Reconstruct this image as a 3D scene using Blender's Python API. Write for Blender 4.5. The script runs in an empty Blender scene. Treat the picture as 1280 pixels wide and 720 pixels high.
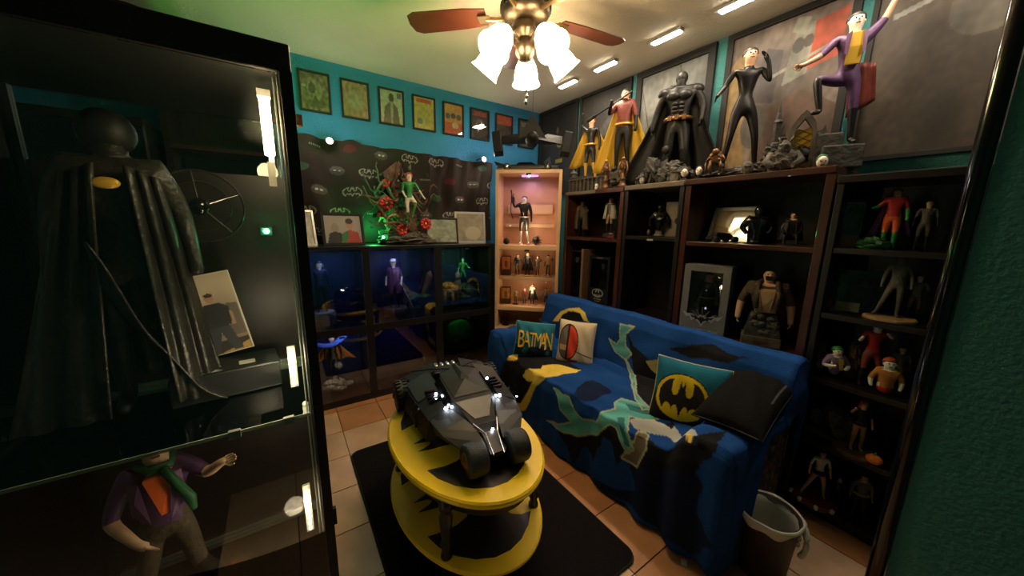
import bpy, bmesh, math, random
from mathutils import Vector, Matrix, Euler, noise
from math import sin, cos, pi, radians, sqrt, atan2
random.seed(7)
C = bpy.context.scene.collection
sc = bpy.context.scene

# ---------------------------------------------------------------- camera, world, exposure
CAMH = 1.327; FPX = 423.87; YAW = radians(34.06); PITCH = radians(10.68); ROLL = radians(.93)
_f = Vector((sin(YAW)*cos(PITCH), cos(YAW)*cos(PITCH), -sin(PITCH)))
_r = Vector((cos(YAW), -sin(YAW), 0)); _u = _r.cross(_f)
_r, _u = _r*cos(ROLL)+_u*sin(ROLL), -_r*sin(ROLL)+_u*cos(ROLL)
CAM = Vector((0, 0, CAMH))
cd = bpy.data.cameras.new('camera'); cam = bpy.data.objects.new('camera', cd); C.objects.link(cam)
cam.matrix_world = Matrix(((_r.x, _u.x, -_f.x, 0), (_r.y, _u.y, -_f.y, 0), (_r.z, _u.z, -_f.z, CAMH), (0, 0, 0, 1)))
cd.sensor_width = 36; cd.lens = FPX/1280*36; cd.clip_start = .02; cd.clip_end = 50
sc.camera = cam
w = bpy.data.worlds.new('world'); sc.world = w; w.use_nodes = True
w.node_tree.nodes['Background'].inputs[0].default_value = (1, .8, .6, 1)
w.node_tree.nodes['Background'].inputs[1].default_value = .03
sc.view_settings.view_transform = 'Standard'; sc.view_settings.look = 'None'
sc.view_settings.exposure = 1.08; sc.view_settings.gamma = 1
FAN_W = 50.0; BAR_W = 1.6; GREEN_W = 25.0; LED_W = 2.6

def at(px, py, ax, v):
    """point of the real surface ax=v seen along a measured direction"""
    d = _f + _r*((px-640)/FPX) - _u*((py-360)/FPX)
    i = 'xyz'.index(ax); t = (v-CAM[i])/d[i]
    return CAM + d*t

# ---------------------------------------------------------------- materials
M = {}
def mat(name, col, rough=.5, metal=0., emit=None, es=0., noise_s=0, noise_a=.15, bump=0., bscale=60, coat=0., spec=.5, trans=0.):
    m = bpy.data.materials.new(name); m.use_nodes = True; nt = m.node_tree; b = nt.nodes['Principled BSDF']
    c = (*col, 1) if len(col) == 3 else col
    b.inputs['Base Color'].default_value = c; b.inputs['Roughness'].default_value = rough
    b.inputs['Metallic'].default_value = metal; b.inputs['Specular IOR Level'].default_value = spec
    b.inputs['Coat Weight'].default_value = coat; b.inputs['Transmission Weight'].default_value = trans
    if emit: b.inputs['Emission Color'].default_value = (*emit, 1); b.inputs['Emission Strength'].default_value = es
    if noise_s or bump:
        tc = nt.nodes.new('ShaderNodeTexCoord')
        if noise_s:
            n = nt.nodes.new('ShaderNodeTexNoise'); n.inputs['Scale'].default_value = noise_s; n.inputs['Detail'].default_value = 5
            nt.links.new(tc.outputs['Object'], n.inputs['Vector'])
            r = nt.nodes.new('ShaderNodeValToRGB'); r.color_ramp.elements[0].position = .3; r.color_ramp.elements[1].position = .72
            r.color_ramp.elements[0].color = tuple(max(0, x*(1-noise_a)) for x in c[:3])+(1,)
            r.color_ramp.elements[1].color = tuple(min(1, x*(1+noise_a)) for x in c[:3])+(1,)
            nt.links.new(n.outputs['Fac'], r.inputs[0]); nt.links.new(r.outputs[0], b.inputs['Base Color'])
        if bump:
            n2 = nt.nodes.new('ShaderNodeTexNoise'); n2.inputs['Scale'].default_value = bscale; n2.inputs['Detail'].default_value = 4
            nt.links.new(tc.outputs['Object'], n2.inputs['Vector'])
            bp = nt.nodes.new('ShaderNodeBump'); bp.inputs['Strength'].default_value = bump; bp.inputs['Distance'].default_value = .01
            nt.links.new(n2.outputs['Fac'], bp.inputs['Height']); nt.links.new(bp.outputs[0], b.inputs['Normal'])
    M[name] = m; return m
def glassmat(name, tint=(1, 1, 1), refl=1.0, ior=1.5):
    m = bpy.data.materials.new(name); m.use_nodes = True; nt = m.node_tree; nt.nodes.clear()
    o = nt.nodes.new('ShaderNodeOutputMaterial'); mx = nt.nodes.new('ShaderNodeMixShader')
    t = nt.nodes.new('ShaderNodeBsdfTransparent'); t.inputs[0].default_value = (*tint, 1)
    g = nt.nodes.new('ShaderNodeBsdfGlossy'); g.inputs['Roughness'].default_value = .01; g.inputs[0].default_value = (refl, refl, refl, 1)
    f = nt.nodes.new('ShaderNodeFresnel'); f.inputs[0].default_value = ior
    nt.links.new(f.outputs[0], mx.inputs[0]); nt.links.new(t.outputs[0], mx.inputs[1]); nt.links.new(g.outputs[0], mx.inputs[2])
    nt.links.new(mx.outputs[0], o.inputs[0]); M[name] = m
def emis(name, col, s):
    m = bpy.data.materials.new(name); m.use_nodes = True; nt = m.node_tree; nt.nodes.clear()
    o = nt.nodes.new('ShaderNodeOutputMaterial'); e = nt.nodes.new('ShaderNodeEmission')
    e.inputs[0].default_value = (*col, 1); e.inputs[1].default_value = s; nt.links.new(e.outputs[0], o.inputs[0]); M[name] = m
def printmat(name, rough=.6, coat=0., bump=0., bscale=300, sheen=0.):
    m = bpy.data.materials.new(name); m.use_nodes = True; nt = m.node_tree; b = nt.nodes['Principled BSDF']
    a = nt.nodes.new('ShaderNodeAttribute'); a.attribute_name = 'Col'; nt.links.new(a.outputs['Color'], b.inputs['Base Color'])
    b.inputs['Roughness'].default_value = rough; b.inputs['Coat Weight'].default_value = coat
    b.inputs['Sheen Weight'].default_value = sheen
    if rough > .85: b.inputs['Specular IOR Level'].default_value = .12
    if bump:
        tc = nt.nodes.new('ShaderNodeTexCoord'); n = nt.nodes.new('ShaderNodeTexNoise'); n.inputs['Scale'].default_value = bscale
        nt.links.new(tc.outputs['Object'], n.inputs['Vector']); bp = nt.nodes.new('ShaderNodeBump'); bp.inputs['Strength'].default_value = bump
        bp.inputs['Distance'].default_value = .004
        nt.links.new(n.outputs['Fac'], bp.inputs['Height']); nt.links.new(bp.outputs[0], b.inputs['Normal'])
    M[name] = m

mat('wall_blue', (.020, .19, .42), .75, noise_s=3, noise_a=.08, bump=.5, bscale=70)
mat('wall_teal', (.04, .20, .20), .8, bump=.5, bscale=70)
mat('ceiling', (.62, .57, .47), .9, noise_s=4, noise_a=.03, bump=.25, bscale=60)
mat('grout', (.14, .09, .06), .9, noise_s=20)
for i, c in enumerate([(.66, .42, .27), (.52, .24, .11), (.68, .46, .30), (.60, .38, .24), (.48, .20, .08)]):
    mat('tile%d' % i, c, .32, noise_s=7, noise_a=.16, bump=.08, bscale=25)
mat('rug', (.008, .006, .007), .98, spec=.15, bump=.5, bscale=350)
mat('rug_edge', (.01, .009, .01), .9)
mat('black_gloss', (.006, .006, .007), .12, coat=.4)
mat('black_wood', (.010, .008, .008), .35)
mat('black', (.008, .0075, .008), .55, spec=.3)
mat('black_matte', (.005, .0045, .0045), .6, spec=.3, noise_s=30, noise_a=.3)
mat('black_satin', (.012, .011, .012), .36, noise_s=20, noise_a=.3)
mat('latex', (.007, .006, .006), .4, spec=.3)
mat('armour', (.012, .011, .010), .5, spec=.35, noise_s=20, noise_a=.4)
mat('frame_black', (.007, .006, .006), .75)
mat('leather', (.016, .013, .010), .38, noise_s=12, noise_a=.5, bump=.4, bscale=60)
mat('gunmetal', (.012, .0095, .008), .5, 0., spec=.35, noise_s=25, noise_a=.3)
mat('tyre', (.012, .012, .013), .55, bump=.3, bscale=200)
mat('steel', (.5, .48, .45), .25, 1.)
mat('brass', (.45, .32, .15), .3, 1.)
mat('brushed', (.22, .17, .12), .38, 1.)
mat('mahogany', (.060, .016, .010), .3, noise_s=6, noise_a=.35, coat=.2)
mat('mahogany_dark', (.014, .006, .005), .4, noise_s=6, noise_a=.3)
mat('espresso', (.012, .008, .007), .35)
mat('grey_edge', (.16, .13, .10), .35)
mat('beech', (.60, .37, .20), .4, noise_s=5, noise_a=.1)
mat('beech_back', (.45, .22, .12), .5, noise_s=5, noise_a=.1)
mat('yellow', (.90, .60, .006), .38, noise_s=6, noise_a=.06)
mat('yellow_dull', (.85, .55, .01), .5, noise_s=6, noise_a=.06)
mat('charcoal', (.022, .018, .018), .38, noise_s=8, noise_a=.3)
mat('white', (.75, .72, .66), .5); mat('white_dark', (.35, .33, .3), .6)
mat('paper', (.7, .65, .55), .6)
mat('silver', (.45, .43, .42), .35, .6)
mat('skin', (.62, .36, .23), .5); mat('skin_pale', (.75, .66, .56), .5); mat('skin_tan', (.42, .2, .11), .5)
mat('purple', (.10, .035, .13), .55, noise_s=25, noise_a=.2, bump=.2); mat('lilac', (.24, .15, .34), .55)
mat('mauve', (.16, .06, .16), .5)
mat('orange', (.85, .13, .02), .5); mat('orange_d', (.45, .16, .03), .6)
mat('red', (.5, .02, .02), .4); mat('dark_red', (.18, .03, .02), .5, noise_s=25, noise_a=.3)
mat('green', (.03, .28, .06), .5); mat('dark_green', (.01, .10, .03), .6, noise_s=20, noise_a=.4); mat('leaf', (.07, .17, .05), .5, noise_s=30, noise_a=.4)
mat('teal', (.08, .33, .33), .6); mat('blue', (.02, .07, .35), .6); mat('navy', (.01, .02, .07), .6)
mat('bark', (.14, .07, .04), .8, noise_s=25, noise_a=.5, bump=.6, bscale=50)
mat('stone', (.10, .085, .07), .8, noise_s=18, noise_a=.35, bump=.7, bscale=40)
mat('stone_dark', (.045, .04, .035), .7, noise_s=18, noise_a=.4, bump=.7, bscale=40)
mat('bronze', (.16, .08, .035), .4, .5, noise_s=25, noise_a=.4)
mat('brown_coat', (.075, .05, .03), .8, noise_s=25, noise_a=.35, bump=.4, bscale=80); mat('tan', (.35, .22, .11), .6, noise_s=15, noise_a=.2)
mat('hair_red', (.35, .05, .015), .5); mat('hair_dark', (.02, .014, .01), .5); mat('hair_brown', (.1, .05, .025), .5); mat('hair_white', (.6, .6, .55), .5)
mat('gold', (.7, .42, .05), .35, .3); mat('gold_yellow', (.72, .42, .03), .5)
mat('cream', (.62, .50, .36), .8, bump=.2, bscale=250)
mat('card_brown', (.16, .085, .045), .7); mat('box_grey', (.17, .165, .17), .5); mat('box_black', (.012, .012, .014), .35)
mat('blade', (.10, .028, .014), .35, noise_s=5, noise_a=.2)
mat('bag', (.72, .68, .60), .35, trans=.1); mat('bin', (.03, .018, .013), .5)
mat('upholstery', (.055, .045, .03), .9, noise_s=0, bump=.3, bscale=120)
mat('rubble', (.45, .38, .3), .8, noise_s=25, noise_a=.4)
mat('pumpkin', (.8, .2, .03), .5)
glassmat('glass', (.93, .96, .94)); glassmat('glass_dark', (.45, .48, .5), 1., 1.8); glassmat('plastic', (.9, .9, .9), 1., 1.5)
mat('glass_edge', (.30, .36, .27), .25)
emis('bulb', (1, .82, .52), 20); emis('bar_led', (1, .88, .68), 18); emis('strip_warm', (1, .72, .38), 22); emis('led_warm', (1, .85, .6), 9)
emis('led_white', (.75, .85, 1), 30); emis('led_purple', (.35, .15, 1), 5); emis('led_green', (.05, 1, .25), 14); emis('spot_white', (1, .92, .78), 60); emis('led_blue', (.15, .35, 1), 8)
printmat('print'); printmat('print_gloss', .2, .5); printmat('fabric', .95, 0, .6, 260, 0); printmat('upholstery_print', .9, 0, .4, 120)
# two-tone floral brocade for the sofa end
nt = M['upholstery'].node_tree; b = nt.nodes['Principled BSDF']; tc = nt.nodes.new('ShaderNodeTexCoord'); vo = nt.nodes.new('ShaderNodeTexVoronoi')
vo.inputs['Scale'].default_value = 26; nt.links.new(tc.outputs['Object'], vo.inputs['Vector']); rp = nt.nodes.new('ShaderNodeValToRGB')
e = rp.color_ramp.elements; e[0].color = (.26, .18, .09, 1); e[0].position = .1; e[1].color = (.04, .03, .02, 1); e[1].position = .55
x = e.new(.32); x.color = (.14, .08, .045, 1)
nt.links.new(vo.outputs['Distance'], rp.inputs[0]); nt.links.new(rp.outputs[0], b.inputs['Base Color'])
# frosted glass lamp shade
m = bpy.data.materials.new('shade'); m.use_nodes = True; nt = m.node_tree; nt.nodes.clear(); N = nt.nodes.new; o = N('ShaderNodeOutputMaterial')
a = N('ShaderNodeMixShader'); a.inputs[0].default_value = .35; c = N('ShaderNodeAddShader'); d = N('ShaderNodeBsdfTransparent'); d.inputs[0].default_value = (1, .95, .85, 1)
g = N('ShaderNodeBsdfTranslucent'); g.inputs[0].default_value = (.95, .88, .75, 1); e = N('ShaderNodeEmission'); e.inputs[0].default_value = (1, .8, .5, 1); e.inputs[1].default_value = 2.2
nt.links.new(d.outputs[0], a.inputs[1]); nt.links.new(g.outputs[0], a.inputs[2]); nt.links.new(a.outputs[0], c.inputs[0]); nt.links.new(e.outputs[0], c.inputs[1]); nt.links.new(c.outputs[0], o.inputs[0]); M['shade'] = m

# ---------------------------------------------------------------- object helpers
def link(name, me, m, parent=None, smooth=False):
    if m is not None:
        for q in (m if isinstance(m, (list, tuple)) else [m]): me.materials.append(M[q] if isinstance(q, str) else q)
    if smooth:
        for p in me.polygons: p.use_smooth = True
    o = bpy.data.objects.new(name, me); C.objects.link(o)
    if parent is not None: o.parent = parent
    return o
class MB:
    def __init__(s, T=None): s.v = []; s.f = []; s.T = T
    def add(s, vs, fs, T=None):
        n = len(s.v)
        for p in vs:
            p = Vector(p)
            if T: p = T @ p
            if s.T: p = s.T @ p
            s.v.append(p)
        s.f += [tuple(n+i for i in f) for f in fs]; return s
    def box(s, x0, x1, y0, y1, z0, z1, T=None):
        v = [(x, y, z) for z in (z0, z1) for y in (y0, y1) for x in (x0, x1)]
        return s.add(v, [(0, 2, 3, 1), (4, 5, 7, 6), (0, 1, 5, 4), (2, 6, 7, 3), (0, 4, 6, 2), (1, 3, 7, 5)], T)
    def prism(s, pts, z0, z1, T=None):      # polygon in xy extruded along z
        n = len(pts); v = [(x, y, z0) for x, y in pts]+[(x, y, z1) for x, y in pts]
        return s.add(v, [tuple(range(n))[::-1], tuple(range(n, 2*n))]+[(i, (i+1) % n, n+(i+1) % n, n+i) for i in range(n)], T)
    def lathe(s, prof, n=16, T=None):        # (r,z) profile about z
        v = []; f = []
        for r, z in prof:
            for k in range(n): a = 2*pi*k/n; v.append((r*cos(a), r*sin(a), z))
        for i in range(len(prof)-1):
            for k in range(n):
                a, b2 = i*n+k, i*n+(k+1) % n; f.append((a, b2, b2+n, a+n))
        f.append(tuple(range(n))[::-1]); q = (len(prof)-1)*n; f.append(tuple(range(q, q+n)))
        return s.add(v, f, T)
    def tube(s, pts, rs, n=8, T=None):
        pts = [Vector(p) for p in pts]
        if not isinstance(rs, (list, tuple)): rs = [rs]*len(pts)
        v = []; f = []; up = Vector((0.123, .05, 1)).normalized()
        for i, p in enumerate(pts):
            d = (pts[min(i+1, len(pts)-1)]-pts[max(i-1, 0)])
            d = d.normalized() if d.length > 1e-9 else Vector((0, 0, 1))
            a = d.cross(up if abs(d.dot(up)) < .95 else Vector((1, 0, 0))).normalized(); b2 = a.cross(d)
            for k in range(n): t = 2*pi*k/n; v.append(p+(a*cos(t)+b2*sin(t))*rs[i])
        for i in range(len(pts)-1):
            for k in range(n): f.append((i*n+k, i*n+(k+1) % n, (i+1)*n+(k+1) % n, (i+1)*n+k))
        f.append(tuple(range(n))); q = (len(pts)-1)*n; f.append(tuple(range(q, q+n))[::-1])
        return s.add(v, f, T)
    def ball(s, c, r, n=12, m=8, T=None, fn=None):
        rx, ry, rz = (r, r, r) if not isinstance(r, (tuple, list)) else r
        v = []; f = []
        for i in range(m+1):
            ph = pi*i/m
            for k in range(n):
                th = 2*pi*k/n; d = Vector((sin(ph)*cos(th), sin(ph)*sin(th), cos(ph))); q = fn(d) if fn else 1
                v.append((c[0]+rx*d.x*q, c[1]+ry*d.y*q, c[2]+rz*d.z*q))
        for i in range(m):
            for k in range(n): f.append((i*n+k, (i+1)*n+k, (i+1)*n+(k+1) % n, i*n+(k+1) % n))
        return s.add(v, f, T)
    def hull(s, pts, T=None):
        bm = bmesh.new()
        for p in pts: bm.verts.new(p)
        bmesh.ops.convex_hull(bm, input=bm.verts); bm.verts.ensure_lookup_table()
        for i, q in enumerate(bm.verts): q.index = i
        s.add([q.co.copy() for q in bm.verts], [tuple(q.index for q in f.verts) for f in bm.faces], T); bm.free(); return s
    def grid(s, fn, nu, nv, T=None, closed=False):
        v = [fn(i/nu, j/nv) for j in range(nv+1) for i in range(nu+1)]
        return s.add(v, [(j*(nu+1)+i, j*(nu+1)+i+1, (j+1)*(nu+1)+i+1, (j+1)*(nu+1)+i) for j in range(nv) for i in range(nu)], T)
    def mesh(s, name):
        me = bpy.data.meshes.new(name); me.from_pydata([tuple(p) for p in s.v], [], s.f)
        bm = bmesh.new(); bm.from_mesh(me); bmesh.ops.remove_doubles(bm, verts=bm.verts, dist=1e-5)
        bmesh.ops.recalc_face_normals(bm, faces=bm.faces); bm.to_mesh(me); bm.free(); return me
    def build(s, name, m, parent=None, smooth=False, bev=0, solid=0):
        o = link(name, s.mesh(name), m, parent, smooth)
        if solid: q = o.modifiers.new('solid', 'SOLIDIFY'); q.thickness = solid; q.offset = 0
        if bev: q = o.modifiers.new('bevel', 'BEVEL'); q.width = bev; q.segments = 2; q.limit_method = 'ANGLE'
        return o
def TR(x=0, y=0, z=0, rx=0, ry=0, rz=0, s=1):
    return Matrix.Translation((x, y, z)) @ Euler((rx, ry, rz)).to_matrix().to_4x4() @ Matrix.Scale(s, 4)
def tag(o, label, cat, group=None):
    o['label'] = label; o['category'] = cat
    if group: o['group'] = group
    return o
def thing(name, label, cat, loc=(0, 0, 0), rz=0, group=None, rx=0, ry=0):
    o = bpy.data.objects.new(name, None); C.objects.link(o); o.location = loc; o.rotation_euler = (rx, ry, rz)
    o.empty_display_size = .02
    return tag(o, label, cat, group)
def struct(o): o['kind'] = 'structure'; return o
def inside(x, y, poly):
    r = False; j = len(poly)-1
    for i in range(len(poly)):
        xi, yi = poly[i]; xj, yj = poly[j]
        if (yi > y) != (yj > y) and x < (xj-xi)*(y-yi)/(yj-yi)+xi: r = not r
        j = i
    return r
def shapes(bg, L):
    """flat print: list of ('e',cx,cy,rx,ry,col) ('r',x0,y0,x1,y1,col) ('p',pts,col) ('n',scale,amount) in 0..1, y up"""
    def fn(x, y):
        c = list(bg)
        for q in L:
            k = q[0]
            if k == 'e' and ((x-q[1])/q[3])**2+((y-q[2])/q[4])**2 < 1: c = q[5]
            elif k == 'r' and q[1] <= x <= q[3] and q[2] <= y <= q[4]: c = q[5]
            elif k == 'p' and inside(x, y, q[1]): c = q[2]
            elif k == 'g': t = min(1, max(0, y)); c = [q[1][i]*(1-t)+q[2][i]*t for i in range(3)]
            elif k == 'n':
                t = noise.noise(Vector((x*q[1], y*q[1], q[3] if len(q) > 3 else 0)))*q[2]; c = [max(0, v*(1+t)) for v in c]
        return c
    return fn
def colour(me, fn):
    """fn(vertex index) -> rgb"""
    a = me.color_attributes.new('Col', 'FLOAT_COLOR', 'POINT')
    for i in range(len(me.vertices)): a.data[i].color = (*fn(i), 1)
def art(name, w, h, fn, parent, T=None, nx=40, m='print', ny=None):
    """printed sheet in local xz plane facing -y, centred on x, bottom at z=0"""
    ny = ny or max(4, int(nx*h/w)); me = bpy.data.meshes.new(name); v = []; c = []
    for j in range(ny+1):
        for i in range(nx+1):
            p = Vector(((i/nx-.5)*w, 0, j/ny*h)); v.append(tuple(T @ p if T else p)); c.append(fn(i/nx, j/ny))
    me.from_pydata(v, [], [(j*(nx+1)+i, j*(nx+1)+i+1, (j+1)*(nx+1)+i+1, (j+1)*(nx+1)+i) for j in range(ny) for i in range(nx)])
    colour(me, lambda i: c[i]); return link(name, me, m, parent)
def text_mesh(name, s, size, m, parent, T, extr=.0006, align='CENTER'):
    cu = bpy.data.curves.new(name, 'FONT'); cu.body = s; cu.size = size; cu.extrude = extr; cu.align_x = align; cu.resolution_u = 3
    o = bpy.data.objects.new(name+'_tmp', cu); C.objects.link(o); bpy.context.view_layer.update()
    me = bpy.data.meshes.new_from_object(o.evaluated_get(bpy.context.evaluated_depsgraph_get())); me.name = name
    bpy.data.objects.remove(o); me.transform(T @ Euler((pi/2, 0, 0)).to_matrix().to_4x4()); me.materials.clear()
    return link(name, me, m, parent)

# bat emblem outline, unit ellipse (x half width 1, y half height 1)
_h = [(0, .50), (.035, .56), (.07, .76), (.115, .52), (.13, .34), (.155, .2), (.20, .11), (.27, .08), (.34, .12), (.385, .22), (.41, .38), (.41, .56), (.37, .80),
      (.52, .74), (.68, .60), (.80, .42), (.88, .2), (.90, -.02), (.87, -.24), (.79, -.45), (.68, -.63),
      (.66, -.48), (.60, -.36), (.52, -.31), (.44, -.34), (.37, -.42), (.325, -.58), (.29, -.42), (.23, -.33), (.16, -.34), (.08, -.5), (0, -.86)]
BAT = _h + [(-x, y) for x, y in _h[-2:0:-1]]
BAT_TRI = None
def bat_mesh(name, m, parent, T, th=.001):
    """flat emblem with a small thickness, bat in xy"""
    bm = bmesh.new(); vs = [bm.verts.new((x, y, 0)) for x, y in BAT]; f = bm.faces.new(vs)
    bmesh.ops.triangulate(bm, faces=[f]); g = bmesh.ops.extrude_face_region(bm, geom=bm.faces[:])
    for q in g['geom']:
        if isinstance(q, bmesh.types.BMVert): q.co.z += 1
    bmesh.ops.recalc_face_normals(bm, faces=bm.faces); me = bpy.data.meshes.new(name); bm.to_mesh(me); bm.free()
    me.transform(T @ Matrix.Diagonal((1, 1, th, 1))); return link(name, me, m, parent)

# ---------------------------------------------------------------- figures
J0 = dict(pelvis=(0, 0, .52), belly=(0, 0, .60), chest=(0, 0, .715), neck=(0, .005, .822), jaw=(0, -.014, .852), head=(0, -.006, .898), crown=(0, .002, .94),
          shL=(.095, 0, .796), elL=(.14, .01, .64), wrL=(.155, -.035, .50), haL=(.155, -.045, .45), shR=(-.095, 0, .796), elR=(-.14, .01, .64), wrR=(-.155, -.035, .50), haR=(-.155, -.045, .45),
          hiL=(.05, 0, .49), knL=(.06, -.012, .275), anL=(.065, .012, .045), toL=(.075, -.065, .016), hiR=(-.05, 0, .49), knR=(-.06, -.012, .275), anR=(-.065, .012, .045), toR=(-.075, -.065, .016))
R0 = dict(pelvis=.068, belly=.06, chest=.078, neck=.037, jaw=.041, head=.056, crown=.043, sh=.04, el=.025, wr=.017, ha=.018, hi=.05, kn=.031, an=.02, to=.018)
E0 = [('pelvis', 'belly'), ('belly', 'chest'), ('chest', 'neck'), ('neck', 'jaw'), ('jaw', 'head'), ('head', 'crown')]
for _s in 'LR': E0 += [('chest', 'sh'+_s), ('sh'+_s, 'el'+_s), ('el'+_s, 'wr'+_s), ('wr'+_s, 'ha'+_s), ('pelvis', 'hi'+_s), ('hi'+_s, 'kn'+_s), ('kn'+_s, 'an'+_s), ('an'+_s, 'to'+_s)]
REG = dict(neck=1, jaw=0, head=0, crown=0, pelvis=2, belly=1, chest=1, sh=1, el=1, wr=3, ha=3, hi=2, kn=2, an=4, to=4)
def body_mesh(pose, bulk, mats, fingers, legs=True, female=False, curl=.5, headk=1.0, face=True):
    J = {k: Vector(v) for k, v in J0.items()}
    for k, v in pose.items(): J[k] = Vector(v)
    names = [k for k in J if legs or k[:2] not in ('kn', 'an', 'to')]
    def rad(k):
        b = R0.get(k, R0.get(k[:-1], .03))
        if k in ('jaw', 'head', 'crown'): return b*headk
        if k == 'neck': return b*(.5+.5*bulk)
        if female and k in ('belly',): b *= .78
        if female and k in ('chest',): b *= .88
        if female and k[:-1] in ('sh', 'el'): b *= .8
        return b*bulk
    bm = bmesh.new(); sk = bm.verts.layers.skin.verify(); V = {}
    for k in names:
        q = bm.verts.new(J[k]); r = rad(k); q[sk].radius = (r*(1.25 if k in ('chest', 'pelvis') else 1), r*(.8 if k in ('chest', 'belly', 'pelvis') else 1)); q[sk].use_root = (k == 'pelvis'); V[k] = q
    for a, b2 in E0:
        if a in V and b2 in V: bm.edges.new((V[a], V[b2]))
    me = bpy.data.meshes.new('sk'); bm.to_mesh(me); bm.free(); o = bpy.data.objects.new('sk', me); C.objects.link(o)
    q = o.modifiers.new('skin', 'SKIN'); q.use_smooth_shade = True; q = o.modifiers.new('sub', 'SUBSURF'); q.levels = 1
    bpy.context.view_layer.update()
    r = bpy.data.meshes.new_from_object(o.evaluated_get(bpy.context.evaluated_depsgraph_get())); bpy.data.objects.remove(o); bpy.data.meshes.remove(me)
    r.materials.clear()
    for q in mats: r.materials.append(M[q])
    segs = [(J[a], J[b2], REG.get(b2, REG.get(b2[:-1], 1))) for a, b2 in E0 if a in V and b2 in V]
    segs = [(a, b2, g) for a, b2, g in segs]
    for p in r.polygons:
        p.use_smooth = True; best = 9
        for a, b2, g in segs:
            ab = b2-a; t = max(0, min(1, (p.center-a).dot(ab)/max(ab.length_squared, 1e-9))); d = (p.center-a-ab*t).length
            if d < best: best = d; p.material_index = g
    bm = bmesh.new(); bm.from_mesh(r)
    def addmb(mb, idx):
        vs = [bm.verts.new(v) for v in mb.v]
        for f in mb.f:
            try: g = bm.faces.new([vs[i] for i in f]); g.material_index = idx; g.smooth = True
            except ValueError: pass
    if fingers:
        for s, sg in (('L', 1), ('R', -1)):
            w0, h0 = J['wr'+s], J['ha'+s]; d = (h0-w0).normalized(); side = d.cross(Vector((1, 0, .2))).normalized()*1.0
            nrm = d.cross(side)*sg
            for k in range(4):
                b0 = h0+side*(k-1.5)*.0095; L = (.034, .04, .038, .03)[k]; cd_ = (d*(1-curl*.6)+nrm*curl*.7).normalized()
                mb = MB().tube([b0-d*.004, b0+d*L*.5, b0+d*L*.5+cd_*L*.55], [.0062, .0055, .004], 6); addmb(mb, 3)
            t0 = w0+d*.02-side*.014; addmb(MB().tube([t0, t0-side*.014+d*.014, t0-side*.016+d*.034], [.0065, .0055, .0045], 6), 3)
    if face:
        h = J['head']; jw = J['jaw']; up = (J['crown']-jw).normalized(); fw = Vector((0, -1, 0))
        if 'face' in pose: fw = Vector(pose['face']).normalized()
        sd = up.cross(fw).normalized(); fw = sd.cross(up).normalized()*1; fw = fw if fw.dot(Vector(pose.get('face', (0, -1, 0)))) > 0 else -fw
        k = headk; nb = h+fw*.040*k-up*.012*k
        addmb(MB().tube([nb+up*.016*k, nb+fw*.010*k-up*.004*k], [.004*k, .007*k], 6), 0)
        for sg in (-1, 1):
            addmb(MB().ball(h+fw*.041*k+sd*sg*.016*k+up*.004*k, .0062*k, 6, 4), 5)
            addmb(MB().ball(h+sd*sg*.047*k-up*.005*k, (.006*k, .009*k, .013*k), 6, 4), 0)
        mo = h+fw*.037*k-up*.033*k; addmb(MB().tube([mo-sd*.013*k, mo+fw*.004*k, mo+sd*.013*k], .0035*k, 5), 6)
    bm.to_mesh(r); bm.free(); return r, J
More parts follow.
